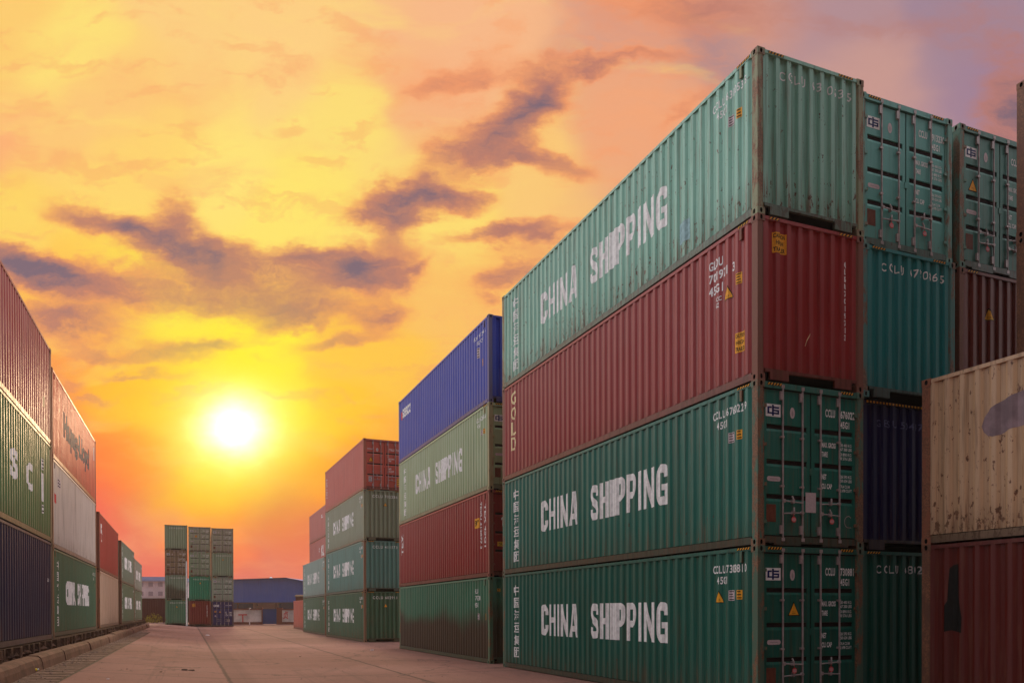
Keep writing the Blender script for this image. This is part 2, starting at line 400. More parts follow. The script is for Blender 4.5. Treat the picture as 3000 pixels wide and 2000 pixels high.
    # rails
    for sy, nm in ((1, 'L'), (-1, 'R')):
        b = MB(); ya, yb = sorted((sy*(w-.004), sy*(w-.062)))
        b.box(-h+.178, h-.178, ya, yb, H-.082, H-.018); K['top_rail', sy] = b.mesh('top_rail')
        b = MB(); ya, yb = sorted((sy*(w-.002), sy*(w-.012))); b.box(-h+.178, h-.178, ya, yb, .022, .150)
        ya, yb = sorted((sy*(w-.012), sy*(w-.055))); b.box(-h+.178, h-.178, ya, yb, .022, .032)
        b.box(-h+.178, h-.178, ya, yb, .140, .150)
        K['bottom_rail', sy] = b.mesh('bottom_rail')
        b = MB(); ya, yb = sorted((sy*(w-.060), sy*(w-.075))); b.box(-h+.1, h-.1, ya, yb, .03, .18); K['gap', sy] = b
    # roof
    b = MB(); n = int((L_-.3)/.105); xs = [-h+.15+i*(L_-.3)/(2*n) for i in range(2*n+1)]
    zz = [H-.008 if (i//2) % 2 else H-.030 for i in range(len(xs))]
    for i in range(len(xs)-1):
        b.face([(xs[i], -w+.06, zz[i]), (xs[i+1], -w+.06, zz[i+1]), (xs[i+1], w-.06, zz[i+1]), (xs[i], w-.06, zz[i])])
    b.box(-h+.1, -h+.15, -w+.16, w-.16, H-.03, H-.02); b.box(h-.15, h-.1, -w+.16, w-.16, H-.03, H-.02)
    K['roof'] = b.mesh('roof')
    b = MB(); b.box(-h+.05, h-.05, -w+.07, w-.07, .152, .170)
    for s_ in (-1, 1):
        ya, yb = sorted((s_*(w-.062), s_*(w-.075))); b.box(-h+.12, h-.12, ya, yb, .03, .152)
    for k in range(int(L_/1.5)): b.box(-h+.6+k*1.5, -h+.66+k*1.5, -w+.08, w-.08, .04, .152)
    K['floor'] = b.mesh('floor')
    # end header and sill, for a wall end and a door end
    b = MB(); b.box(-h+.004, -h+.07, -w+.160, w-.160, H-.075, H-.014); K['header_wall'] = b.mesh('end_header')
    b = MB(); b.box(-h+.006, -h+.075, -w+.160, w-.160, H-.118, H-.016); K['header_door'] = b.mesh('end_header')
    b = MB(); b.box(-h+.002, -h+.012, -w+.160, w-.160, .160, .212); b.box(-h+.012, -h+.06, -w+.160, w-.160, .155, .165)
    for s_ in (-1, 1):
        ya, yb = sorted((s_*.53, s_*.94)); b.box(-h+.002, -h+.05, ya, yb, .025, .160)
    K['sill_wall'] = b.mesh('end_sill')
    b = MB(); b.box(-h+.004, -h+.06, -w+.160, w-.160, .05, .165)
    for s_ in (-1, 1):
        ya, yb = sorted((s_*.25, s_*.86)); b.box(-h+.002, -h+.05, ya, yb, .012, .05)
    K['sill_door'] = b.mesh('end_sill')
    # doors: panel with three pressed recesses, frame round it, gasket line
    for d, (u0, u1) in enumerate(((.150, W/2-.016), (W/2+.016, W-.150))):
        z0, z1 = .190, H-.142; b = MB(); E = lambda u, z, o: place('E', L_, u, z, o)
        ua, ub = u0+.075, u1-.075
        segs = [z0]; grooves = [2.085, 1.465, .850]
        for ga in (u0, ub):
            b.face([E(ga, z0, D_OFF), E(ga+.075, z0, D_OFF), E(ga+.075, z1, D_OFF), E(ga, z1, D_OFF)])
        zc = z1
        for gz in grooves:
            t = gz+.065; bo = gz-.065
            b.face([E(ua, t, D_OFF), E(ub, t, D_OFF), E(ub, zc, D_OFF), E(ua, zc, D_OFF)])
            pr = [(t, D_OFF), (t-.010, D_OFF+.040), (t-.034, D_OFF+.040), (bo, D_OFF)]
            for (za, oa), (zb, ob) in zip(pr, pr[1:]): b.face([E(ua, zb, ob), E(ub, zb, ob), E(ub, za, oa), E(ua, za, oa)])
            for u_ in (ua, ub): b.face([E(u_, z_, o_) for z_, o_ in pr])
            zc = bo
        b.face([E(ua, z0, D_OFF), E(ub, z0, D_OFF), E(ub, zc, D_OFF), E(ua, zc, D_OFF)])
        b.face([E(u0, z1, D_OFF), E(u1, z1, D_OFF), E(u1, z1, D_OFF+.04), E(u0, z1, D_OFF+.04)])
        b.face([E(u0, z0, D_OFF), E(u1, z0, D_OFF), E(u1, z0, D_OFF+.04), E(u0, z0, D_OFF+.04)])
        for u_ in (u0, u1): b.face([E(u_, z0, D_OFF), E(u_, z1, D_OFF), E(u_, z1, D_OFF+.04), E(u_, z0, D_OFF+.04)])
        K['door', d] = b.mesh('door')
        rods = (.565, 1.010) if d == 0 else (1.428, 1.873)
        for r_, u_ in enumerate(rods):
            b = MB(); y_ = w-u_; x_ = -h+.014
            b.cyl((x_, y_, .085), (x_, y_, H-.045), .0165, 10)
            for zc, hh in ((H-.235, .075), (.29, .075)):
                b.box(x_-.012, x_+.028, y_-.010, y_+.060, zc-hh, zc+hh)
            for zc in (1.93, 1.06): b.box(x_-.020, x_+.028, y_-.022, y_+.050, zc-.018, zc+.018)
            for zc in (.115, H-.075): b.box(x_-.016, x_+.012, y_-.035, y_+.035, zc-.03, zc+.03)
            K['rod', d, r_] = b.mesh('lock_rod')
            inner = (r_ == 1) if d == 0 else (r_ == 0)
            sgn = -1 if (r_ == 0) else 1                   # +y is the viewer's left
            zz_ = .60 if inner else .80
            b = MB(); b.cyl((x_-.02, y_, zz_), (x_-.02, y_+sgn*.44, zz_-.025), .012, 8)
            b.cyl((x_-.03, y_+sgn*.02, zz_), (x_+.01, y_+sgn*.02, zz_), .034, 10)
            b.box(x_-.035, x_+.03, y_+sgn*.22-.02, y_+sgn*.22+.02, zz_-.04, zz_+.035)
            b.cyl((x_-.03, y_+sgn*.22, zz_+.02), (x_-.01, y_+sgn*.20, zz_+.09), .014, 8)
            K['handle', d, r_] = b.mesh('handle')
            b = MB(); yt = y_+sgn*.23; b.cyl((x_-.040, yt, zz_-.13), (x_-.036, yt, zz_-.13), .052, 14)
            for k in range(-2, 3): b.box(x_-.0425, x_-.0402, yt+k*.018-.004, yt+k*.018+.004, zz_-.165+abs(k)*.006, zz_-.095-abs(k)*.006, 1)
            b.cyl((x_-.036, yt, zz_-.08), (x_-.03, yt, zz_), .004, 5)
            K['seal', d, r_] = b.mesh('seal_tag', (M_RED, M_PINK))
        b = MB()
        yh = w-.150 if d == 0 else -w+.150
        K['hinge', d] = []
        for zc in (.42, 1.08, 1.78, 2.46):
            b = MB(); b.box(-h+.006, -h+.036, yh-.055, yh+.055, zc-.028, zc+.028); b.cyl((-h+.010, yh+(.03 if d == 0 else -.03), zc-.06), (-h+.010, yh+(.03 if d == 0 else -.03), zc+.06), .013, 8)
            K['hinge', d].append(b.mesh('hinge'))
    b = MB(); b.box(-h+.060, -h+.085, -w+.13, w-.13, .160, H-.112)
    K['gasket'] = b.mesh('door_gasket')
    b = MB(); b.box(-h+.030, -h+.062, -.035, .035, 1.30, 1.42); K['latch'] = b.mesh('door_latch')
    for face in 'LR':
        b = MB()
        u_ = L_-.47 if face == 'L' else .47
        p0 = place(face, L_, u_-.03, H-.28, .000); p1 = place(face, L_, u_+.03, H-.082, .035)
        b.box(*sorted((p0[0], p1[0])), *sorted((p0[1], p1[1])), H-.28, H-.082); K['lash', face] = b.mesh('lashing_plate')
    _K[L_] = K
    return K

# -------- markings that follow the corrugation
_tc = {}
def text_poly(s, bold=0., sp=1.):
    key = (s, bold, sp)
    if key in _tc: return _tc[key]
    c = bpy.data.curves.new('t', 'FONT'); c.body = s; c.size = 1; c.offset = bold; c.space_character = sp; c.resolution_u = 3
    o = bpy.data.objects.new('t', c); me = bpy.data.meshes.new_from_object(o)
    bm = bmesh.new(); bm.from_mesh(me); bpy.data.objects.remove(o); bpy.data.curves.remove(c); bpy.data.meshes.remove(me)
    bmesh.ops.triangulate(bm, faces=bm.faces[:])
    vs = [(v.co.x, v.co.y) for v in bm.verts]; fs = [tuple(v.index for v in f.verts) for f in bm.faces]
    bm.free()
    x0 = min(p[0] for p in vs); x1 = max(p[0] for p in vs); y0 = min(p[1] for p in vs); y1 = max(p[1] for p in vs)
    r = ([((x-x0)/(x1-x0), (y-y0)/(y1-y0)) for x, y in vs], fs, (x1-x0)/(y1-y0))
    _tc[key] = r
    return r
def T(s, u, v, w, h, bold=0., rot=0, mat=None, sp=1., name='lettering'):
    """text block: box with left-bottom at (u, v), w wide, h high; rot 90 = reading upward, -90 = downward"""
    vs, fs, asp = text_poly(s, bold, sp)
    if w is None: w = h*asp if not rot else h/asp
    def tr(p):
        x, y = p
        if rot == 90: x, y = 1-y, x
        if rot == -90: x, y = y, 1-x
        return (u+x*w, v+y*h)
    return dict(name=name, polys=[([tr(p) for p in vs], fs, 0)], mats=(mat or M_WHITE,), key=('T', s, u, v, w, h, bold, rot, sp))
def stroke(pts, wd):
    out = []; n = len(pts); off = []
    for i in range(n):
        a = Vector(pts[max(i-1, 0)]); c = Vector(pts[min(i+1, n-1)]); p = Vector(pts[i])
        d = (c-a).normalized(); nn = Vector((-d.y, d.x)); off.append((tuple(p+nn*wd/2), tuple(p-nn*wd/2)))
    return [[off[i][0], off[i+1][0], off[i+1][1], off[i][1]] for i in range(n-1)]
def soft(pts, it=2):
    for _ in range(it):
        q = [pts[0]]
        for a, b_ in zip(pts, pts[1:]): q += [(a[0]*.75+b_[0]*.25, a[1]*.75+b_[1]*.25), (a[0]*.25+b_[0]*.75, a[1]*.25+b_[1]*.75)]
        pts = q+[pts[-1]]
    return pts
def heavy(ch):
    """one heavy condensed capital as non-overlapping polygons; cap height 1. returns polygons, width"""
    k = .21
    if ch == 'I': return [rect(0, 0, k*1.05, 1)], k*1.05
    if ch == 'H': return [rect(0, 0, k, 1), rect(.35, 0, k, 1), rect(k, .42, .35-k, .17)], .35+k
    if ch == 'N': return [rect(0, 0, k*.95, 1), rect(.39, 0, k*.95, 1), [(k*.95, 1), (k*.95, .58), (.39, 0), (.39, .42)]], .39+k*.95
    if ch == 'A':
        w_ = .62; x = lambda y: k+(w_/2-k)*y/.74
        return [[(0, 0), (k*.95, 0), (w_/2, .74), (w_/2, 1), (w_/2-.12, 1)], [(w_, 0), (w_-k*.95, 0), (w_/2, .74), (w_/2, 1), (w_/2+.12, 1)],
                [(x(.17)-.01, .17), (w_-x(.17)+.01, .17), (w_-x(.34)+.01, .34), (x(.34)-.01, .34)]], w_
    if ch == 'P':
        sp_ = soft([(k, 1-k*.42), (.40, 1-k*.42), (.46, .86), (.46, .58), (.40, .44+k*.02), (k, .44+k*.02)])
        return [rect(0, 0, k, 1)]+stroke(sp_, k*.84), .56
    if ch in 'CG':
        h_ = k/2; sp_ = soft([(.47, .66), (.47, .80), (.40, 1-h_), (.16, 1-h_), (h_, .80), (h_, .20), (.16, h_), (.40, h_), (.47, .20), (.47, .34)])
        if ch == 'G': sp_ = soft([(.47, .68), (.47, .80), (.40, 1-h_), (.16, 1-h_), (h_, .80), (h_, .20), (.16, h_), (.34, h_), (.40, .12)])
        q = stroke(sp_, k)
        if ch == 'G': q += [rect(.385, .0, k*.9, .36), rect(.29, .36, .285, .15)]
        return q, .575
    h_ = k/2
    sp_ = soft([(.45, .68), (.46, .82), (.38, 1-h_), (.17, 1-h_), (h_, .84), (h_, .66), (.22, .54), (.36, .45), (.46, .32), (.46, .18), (.38, h_), (.17, h_), (h_, .18), (h_+.01, .32)])
    return stroke(sp_, k*.98), .565
def HT(word, u, v, w, h):
    x = 0; pl = []
    for ch in word:
        ps, wd = heavy(ch)
        pl += [[(x+a, b_) for a, b_ in p] for p in ps]; x += wd+.075
    x -= .075
    d = poly('lettering', [([(u+a/x*w, v+b_*h) for a, b_ in p], 0) for p in pl], (M_WHITE,), ('HT', word, u, v, w, h))
    d['flat'] = True
    return d
def poly(name, plist, mats, key):
    return dict(name=name, polys=[(pts, [tuple(range(len(pts)))], mi) for pts, mi in plist], mats=mats, key=key)
def rect(u, v, w, h): return [(u, v), (u+w, v), (u+w, v+h), (u, v+h)]
def ell(u, v, rx, ry, n=18): return [(u+rx*math.cos(2*math.pi*k/n), v+ry*math.sin(2*math.pi*k/n)) for k in range(n)]
def LOGO(u, v, s=.01):
    q = [(rect(0, 0, 36, 24), 0), (rect(4, 5, 4.5, 14), 1), (rect(8.5, 16, 6, 3.2), 1), (rect(8.5, 5, 6.5, 3.2), 1), (rect(15, 1.5, 4.5, 21), 1),
         (rect(19.5, 16, 12.5, 3.2), 1), (rect(19.5, 10.4, 12.5, 3.2), 1), (rect(28.3, 5, 3.7, 5.4), 1), (rect(19.5, 5, 8.8, 3.2), 1)]
    return poly('logo_panel', [([(u+a*s, v+b*s) for a, b in p], m) for p, m in q], (M_WHITE, M_LOGOB), ('LOGO', u, v, s))
def TRI(u, v, s=.22):
    t = lambda k: [(u+s*(.5-.5*k), v+s*(.30-.30*k)), (u+s*(.5+.5*k), v+s*(.30-.30*k)), (u+s*.5, v+s*(.30+.66*k))]
    q = [(t(1.12), 1), (t(.92), 0), (rect(u+s*.33, v+s*.14, s*.34, s*.03), 1), (rect(u+s*.36, v+s*.24, s*.28, s*.03), 1)]
    return poly('warning_triangle', q, (M_YEL, M_BLACK), ('TRI', u, v, s))
def LAB(u, v, w, h, lines=('CAUTION', 'HIGH', 'TRAILER')):
    d = poly('caution_label', [(rect(u, v, w, h), 0)], (M_YEL, M_BLACK), ('LAB', u, v, w, h, lines))
    n = len(lines)
    for i, s in enumerate(lines):
        vs, fs, asp = text_poly(s, .02); hh = h/n*.62; v0 = v+h-(i+1)*h/n+h/n*.2
        ww = min(w*.86, hh*asp*.8)
        d['polys'].append(([(u+(w-ww)/2+x*ww, v0+y*hh) for x, y in vs], fs, 1))
    return d
def SMALL(u, v, w, h, n=4, mat=None):          # block of tiny print lines on a pale label
    q = [(rect(u, v, w, h), 0)]
    for k in range(n): q.append((rect(u+w*.12, v+h*(k+.35)/n, w*(.76-.2*((k*7) % 3)/2), h*.22/n*1.6), 1))
    return poly('print_label', q, (mat or M_YEL, M_BLACK), ('SM', u, v, w, h, n, mat.name if mat else 0))
def OVAL(u, v, rx, ry, mat=None): return poly('sticker', [(ell(u, v, rx, ry), 0), (ell(u, v-.01, rx*.35, ry*.5), 1)], (mat or M_PINK, M_STEEL), ('OV', u, v, rx, ry))
def PILL(u, v, w, h):
    pts = [(u+h/2+w*0+h/2*math.cos(t), v+h/2+h/2*math.sin(t)) for t in [math.pi/2+math.pi*k/8 for k in range(9)]]
    pts += [(u+w-h/2+h/2*math.cos(t), v+h/2+h/2*math.sin(t)) for t in [-math.pi/2+math.pi*k/8 for k in range(9)]]
    return poly('sticker', [(pts, 0), (rect(u+w*.2, v+h*.42, w*.6, h*.12), 1)], (M_PINK, M_STEEL), ('PILL', u, v, w, h))
def PLATE(u, v, w, h, mat=None): return poly('data_plate', [(rect(u, v, w, h), 0)], (mat or M_PLATE,), ('PL', u, v, w, h, mat.name if mat else 0))
def HAZ(u, v, w, h, n=5, dense=False):
    q = [(rect(u, v, w, h), 1)]
    st = w/n
    for k in range(n):
        a = u+k*st+.02*st
        if dense: q.append((rect(a, v+.1*h, st*.55, h*.8), 0))
        else: q.append(([(a, v+.08*h), (a+st*.42, v+.08*h), (a+st*.9, v+.92*h), (a+st*.48, v+.92*h)], 0))
    return dict(poly('hazard_stripes', q, (M_YEL, M_BLACK), ('HAZ', u, v, w, h, n, dense)), rail=True)
def BLOT(name, pts, mat): return poly(name, [(pts, 0)], (mat,), ('BL', name, tuple(pts)))

_mk = {}
def mark_mesh(d, face, kind, L_):
    key = (d['key'], face, kind if face == 'E' else 0, L_)
    if key in _mk: return _mk[key]
    vs = []; fs = []; mi = []
    for layer, (pts, faces, m) in enumerate(d['polys']):
        bm = bmesh.new()
        bv = [bm.verts.new((p[0], p[1], 0)) for p in pts]
        for f in faces:
            try: bm.faces.new([bv[i] for i in f])
            except ValueError: pass
        u0 = min(p[0] for p in pts); u1 = max(p[0] for p in pts)
        rail = d.get('rail')
        if not rail and not (face == 'E' and kind == 'door'):
            P = SIDE if face in 'LR' else ENDP; LL = L_ if face in 'LR' else W
            for x in [PST]+[PST+x for x in breaks(0, LL-2*PST, P)]+[LL-PST]:
                if u0 < x < u1:
                    ge = bm.verts[:]+bm.edges[:]+bm.faces[:]
                    bmesh.ops.bisect_plane(bm, geom=ge, dist=1e-6, plane_co=(x, 0, 0), plane_no=(1, 0, 0))
        proud = .003+(.0018 if layer and not d.get('flat') else 0)
        for f in bm.faces:
            i = len(vs)
            cu = sum(v.co.x for v in f.verts)/len(f.verts)
            for v in f.verts:
                u = v.co.x
                uu = u+(cu-u)*1e-4
                o = (.004 if face in 'LR' else .005) if rail else offset_at(face, kind, L_, uu)
                vs.append(place(face, L_, u, v.co.y, o-proud))
            fs.append(tuple(range(i, i+len(f.verts)))); mi.append(m)
        bm.free()
    me = bpy.data.meshes.new(d['name']); me.from_pydata(vs, [], fs); me.update()
    for m in d['mats']: me.materials.append(m)
    me.polygons.foreach_set('material_index', mi)
    _mk[key] = me
    return me

M180 = Matrix.Rotation(math.pi, 4, 'Z')
GROUP = 'shipping containers stacked in the yard'
def container(pos, head, label, paint_m, frame_m, near='wall', side=None, smarks=(), emarks=(), L_=12.192, seals=False, det=True, rail_m=None, low_m=None):
    """pos = centre of the underside, head = angle of the long axis (local +x) from world x"""
    K = kit(L_); r = empty('shipping_container', pos, head); tag(r, label, 'shipping container', GROUP)
    rail_m = rail_m or paint_m
    vis = 'LR' if side is None else side
    for f in 'LR':
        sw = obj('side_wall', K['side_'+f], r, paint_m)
        if f in vis:
            for d in smarks: obj(d['name'], mark_mesh(d, f, 'wall', L_), r)
            obj('lashing_plate', K['lash', f], r, frame_m)
    for far in (0, 1):
        mw = M180 if far else None
        kind = near if not far else ('wall' if near == 'door' else 'door')
        for sy in (1, -1):
            obj('corner_post', K['post', sy], r, frame_m, mw)
            for top in (0, 1):
                me = K['cast', sy, top]
                if not me.materials: me.materials.append(frame_m); me.materials.append(M_FLOOR)
                obj('corner_casting', me, r, frame_m, mw)
        obj('end_header', K['header_'+kind], r, rail_m, mw)
        obj('end_sill', K['sill_'+kind], r, low_m or frame_m, mw)
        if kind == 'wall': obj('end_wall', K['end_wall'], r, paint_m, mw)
        else:
            obj('door_gasket', K['gasket'], r, M_GASK, mw)
            for d in (0, 1):
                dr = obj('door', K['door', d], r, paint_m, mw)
                if far: continue
                for k in (0, 1):
                    obj('lock_rod', K['rod', d, k], dr, M_STEEL)
                    obj('handle', K['handle', d, k], dr, M_STEEL)
                for hm in K['hinge', d]: obj('hinge', hm, dr, frame_m)
            if not far:
                obj('door_latch', K['latch'], r, paint_m)
                if seals:
                    for (d, k) in seals: obj('seal_tag', K['seal', d, k], r)
    for sy in (1, -1):
        obj('top_rail', K['top_rail', sy], r, rail_m); obj('bottom_rail', K['bottom_rail', sy], r, low_m or rail_m)
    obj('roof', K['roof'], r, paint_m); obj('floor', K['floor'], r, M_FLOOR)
    for d in emarks: obj(d['name'], mark_mesh(d, 'E', near, L_), r)
    return r

# ------------------------------------------------------------------ terrain
AX = .39                                                     # heading of the lane
LN = Vector((math.cos(AX), math.sin(AX)))                    # across the lane, to the right
LD = Vector((-math.sin(AX), math.cos(AX)))                   # along the lane
def tw(x, y): return x*LN.x+y*LN.y
def elev(t):
    k = min(max((1.8-t)/5.2, 0), 1); return .34*(k*k*(3-2*k))
def lane(t, s, z): p = LN*t+LD*s; return (p.x, p.y, z)
def ground_mat():
    m, q, b = newmat('worn_concrete')
    tc = q.n('ShaderNodeTexCoord').outputs['Object']
    big = q.noise(tc, .16, 6, .6); mid = q.noise(tc, .9, 6, .6); fin = q.noise(tc, 14, 5, .7)
    drag = q.noise(q.map(tc, (1.2, .12, 1), rot=(0, 0, -AX)), 1.3, 6, .65)
    cc = q.mix(q.ss(big, .35, .68), (.215, .092, .072), (.275, .125, .10))
    cc = q.mix(q.m('MULTIPLY', q.ss(mid, .48, .72), .35), cc, (.20, .10, .08))
    cc = q.mix(q.m('MULTIPLY', q.ss(drag, .52, .72), .5), cc, (.15, .075, .062))
    cc = q.mix(q.m('MULTIPLY', q.ss(fin, .52, .8), .5), cc, (.42, .25, .20))
    gr = q.noise(tc, 60, 3, .7); cc = q.mix(q.m('MULTIPLY', q.ss(gr, .45, .3), .4), cc, (.14, .07, .055))
    rt = q.map(tc, rot=(0, 0, -AX)); sp = q.n('ShaderNodeSeparateXYZ'); q.put(sp, 0, rt)
    lx = q.m('ADD', sp.outputs[0], q.m('MULTIPLY', q.m('SUBTRACT', mid, .5), .25))
    band = q.m('MULTIPLY', q.ss(lx, .88, .96), q.ss(lx, 1.75, 1.45)); cc = q.mix(q.m('MULTIPLY', band, .38), cc, (.13, .055, .045))
    tyre = q.noise(q.map(rt, (2.2, .05, 1)), 1.4, 5, .7); cc = q.mix(q.m('MULTIPLY', q.ss(tyre, .54, .66), .38), cc, (.13, .065, .055))
    oil = q.noise(tc, .55, 4, .65); cc = q.mix(q.m('MULTIPLY', q.ss(oil, .60, .70), .45), cc, (.11, .055, .045))
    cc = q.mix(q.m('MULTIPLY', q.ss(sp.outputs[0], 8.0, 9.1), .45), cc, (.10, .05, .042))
    # slab joints, 4.6 m x 6 m, and the cracks
    rt = q.map(tc, rot=(0, 0, -AX)); sp = q.n('ShaderNodeSeparateXYZ'); q.put(sp, 0, rt)
    wob = q.m('MULTIPLY', q.m('SUBTRACT', mid, .5), .12)
    for i, (per, o, wd) in enumerate(((4.6, 1.35, .035), (9.0, .4, .03))):
        a = q.m('ADD', q.m('ADD', sp.outputs[i], o), wob)
        fr_ = q.m('ABSOLUTE', q.m('SUBTRACT', q.m('MODULO', q.m('ADD', a, per*200), per), per/2))
        cc = q.mix(q.m('MULTIPLY', q.ss(fr_, wd*2.2, wd*.5), .82), cc, (.06, .032, .028))
    vor = q.n('ShaderNodeTexVoronoi', feature='DISTANCE_TO_EDGE'); q.put(vor, 'Vector', q.v('ADD', tc, q.v('SCALE', q.noise(tc, 1.2, 5, .6, out=1), None, 1.6))); vor.inputs['Scale'].default_value = .16
    cc = q.mix(q.m('MULTIPLY', q.ss(vor.outputs[0], .010, .002), .75), cc, (.07, .04, .035))
    spt = q.noise(tc, 3.1, 3, .5)
    cc = q.mix(q.m('MULTIPLY', q.ss(spt, .70, .76), .5), cc, (.12, .07, .06))
    q.put(b, 'Base Color', cc)
    b.inputs['Roughness'].default_value = .95; b.inputs['Specular IOR Level'].default_value = .15
    bp = q.n('ShaderNodeBump'); bp.inputs['Strength'].default_value = .25; bp.inputs['Distance'].default_value = .012
    q.put(bp, 'Height', q.m('ADD', q.m('MULTIPLY', mid, .12), q.m('MULTIPLY', fin, .4))); q.nt.links.new(bp.outputs[0], b.inputs['Normal'])
    return m
b = MB()
ts = [-2500, -400, -60, -20, -8, -4.4, -3.4, -2.8, -2.2, -1.6, -1, -.4, .2, .8, 1.8, 6, 12, 30, 80, 400, 2500]
ss_ = [-2500, -300, -40, 0, 20, 50, 100, 200, 600, 3000]
for i in range(len(ts)-1):
    for j in range(len(ss_)-1):
        b.face([lane(ts[i], ss_[j], elev(ts[i])), lane(ts[i+1], ss_[j], elev(ts[i+1])), lane(ts[i+1], ss_[j+1], elev(ts[i+1])), lane(ts[i], ss_[j+1], elev(ts[i]))])
struct('ground', b.mesh('ground'), ground_mat())

M_KERB = plain('stained_kerb_concrete', (.13, .056, .040), .9, var=.4, scale=2.2, bump=.6)
M_EARTH = plain('dark_rusty_ballast', (.07, .035, .025), .95, var=.6, scale=9, bump=1.0)
M_TIMB = plain('old_timber', (.10, .05, .035), .9, var=.5, scale=14, bump=.6)
BED = .66
# raised bed the left row stands on
b = MB(); t0, t1 = -60, -3.72
for (s0, s1) in ((-30, 84),):
    n = 60
    for i in range(n):
        a, c_ = s0+(s1-s0)*i/n, s0+(s1-s0)*(i+1)/n
        b.face([lane(t0, a, BED), lane(t1, a, BED), lane(t1, c_, BED), lane(t0, c_, BED)])
        b.face([lane(t1, a, BED), lane(t1+.05, a, .3), lane(t1+.05, c_, .3), lane(t1, c_, BED)])
    b.face([lane(t0, s1, BED), lane(t1, s1, BED), lane(t1, s1+1.2, .3), lane(t0, s1+1.2, .3)])
struct('ballast_bed', b.mesh('ballast_bed'), M_EARTH)
# kerb in cast lengths, rounded shoulder
b = MB(); s = -6.0; k = 0
while s < 86:
    ln = 2.9+1.2*random.random(); jt = random.uniform(-.035, .035); jz = random.uniform(-.03, .03)
    if s > 80: jt -= (s-80)*.15
    e = elev(-3.3)-.05
    pr = [(-3.28, e), (-3.31, e+.22), (-3.345, e+.33), (-3.41, e+.385), (-3.62, e+.40), (-3.70, e+.36), (-3.72, e)]
    seg = 8
    for i in range(seg):
        sa = s+ln*i/seg; sb = s+ln*(i+1)/seg-(.02 if i == seg-1 else 0)
        for (ta, za), (tb, zb) in zip(pr, pr[1:]):
            b.face([lane(ta+jt, sa, za+jz*(za > e)), lane(tb+jt, sa, zb+jz*(zb > e)), lane(tb+jt, sb, zb+jz*(zb > e)), lane(ta+jt, sb, za+jz*(za > e))])
    for sa in (s, s+ln-.02): b.face([lane(t+jt, sa, z+jz*(z > e)) for t, z in pr])
    s += ln; k += 1
struct('kerb', b.mesh('kerb'), M_KERB)
# shallow gutter of cross slabs beside the kerb
b = MB(); s = -4.0
while s < 62:
    wd = random.uniform(.16, .24); e0 = elev(-3.2); e1 = elev(-2.5); jj = random.uniform(-.004, .008)
    b.face([lane(-3.27, s, e0+.012+jj), lane(-2.50+random.uniform(-.04, .04), s, e1+.012+jj), lane(-2.50, s+wd, e1+.012+jj), lane(-3.27, s+wd, e0+.012+jj)])
    b.face([lane(-3.27, s, e0+.012+jj), lane(-2.50, s, e1+.012+jj), lane(-2.50, s, e1-.03), lane(-3.27, s, e0-.03)])
    s += wd+random.uniform(.05, .09)
struct('gutter', b.mesh('gutter'), plain('pale_gutter_slab', (.17, .092, .072), .9, var=.45, scale=3.0, bump=.5))
b = MB()
for i in range(33):
    a, c_ = -4+i*2, -2+i*2
    b.face([lane(-3.29, a, elev(-3.2)+.004), lane(-2.46, a, elev(-2.5)+.004), lane(-2.46, c_, elev(-2.5)+.004), lane(-3.29, c_, elev(-3.2)+.004)])
struct('gutter_bed', b.mesh('gutter_bed'), plain('wet_dark_silt', (.055, .034, .028), .8, var=.5, scale=6))

b = MB()
for k in range(1500):
    s_ = random.uniform(4, 84); t_ = -3.70-abs(random.gauss(0, .16)); rr = random.uniform(.03, .10); z_ = BED-.02 if t_ < -3.74 else .72
    n0 = len(b.v); c0 = Vector(lane(t_, s_, z_+rr*.3))
    for p in ((1, 0, 0), (-1, 0, 0), (0, 1, 0), (0, -1, 0), (0, 0, 1), (0, 0, -1)):
        b.v.append(tuple(c0+Vector(p)*rr*random.uniform(.7, 1.3)))
    for f in ((0, 2, 4), (2, 1, 4), (1, 3, 4), (3, 0, 4), (2, 0, 5), (1, 2, 5), (3, 1, 5), (0, 3, 5)): b.f.append(tuple(n0+i for i in f)); b.mi.append(0)
struct('rubble', b.mesh('rubble'), plain('brown_rubble', (.13, .065, .045), .95, var=.6, scale=5, bump=.4), 'stuff')
b = MB()
for k in range(900):
    s_ = random.uniform(8, 70); t_ = -3.22+abs(random.gauss(0, .22)); rr = random.uniform(.006, .022)
    n0 = len(b.v); c0 = Vector(lane(t_, s_, elev(t_)+.015))
    for p in ((1, 0, 0), (-1, 0, 0), (0, 1, 0), (0, -1, 0), (0, 0, 1), (0, 0, -1)):
        b.v.append(tuple(c0+Vector(p)*rr*random.uniform(.7, 1.5)))
    for f in ((0, 2, 4), (2, 1, 4), (1, 3, 4), (3, 0, 4), (2, 0, 5), (1, 2, 5), (3, 1, 5), (0, 3, 5)): b.f.append(tuple(n0+i for i in f)); b.mi.append(0)
for k in range(900):
    s_ = random.uniform(12, 60); t_ = random.uniform(-2.6, 9.1) if k % 3 else 9.15-abs(random.gauss(0, .5)); rr = random.uniform(.006, .020)
    n0 = len(b.v); c0 = Vector(lane(t_, s_, elev(t_)+.002))
    for p in ((1, 0, 0), (-1, 0, 0), (0, 1, 0), (0, -1, 0), (0, 0, .7), (0, 0, -.3)):
        b.v.append(tuple(c0+Vector(p)*rr*random.uniform(.7, 1.5)))
    for f in ((0, 2, 4), (2, 1, 4), (1, 3, 4), (3, 0, 4), (2, 0, 5), (1, 2, 5), (3, 1, 5), (0, 3, 5)): b.f.append(tuple(n0+i for i in f)); b.mi.append(0)
struct('gravel', b.mesh('gravel'), plain('pale_grit', (.30, .20, .16), .95, var=.6, scale=20), 'stuff')

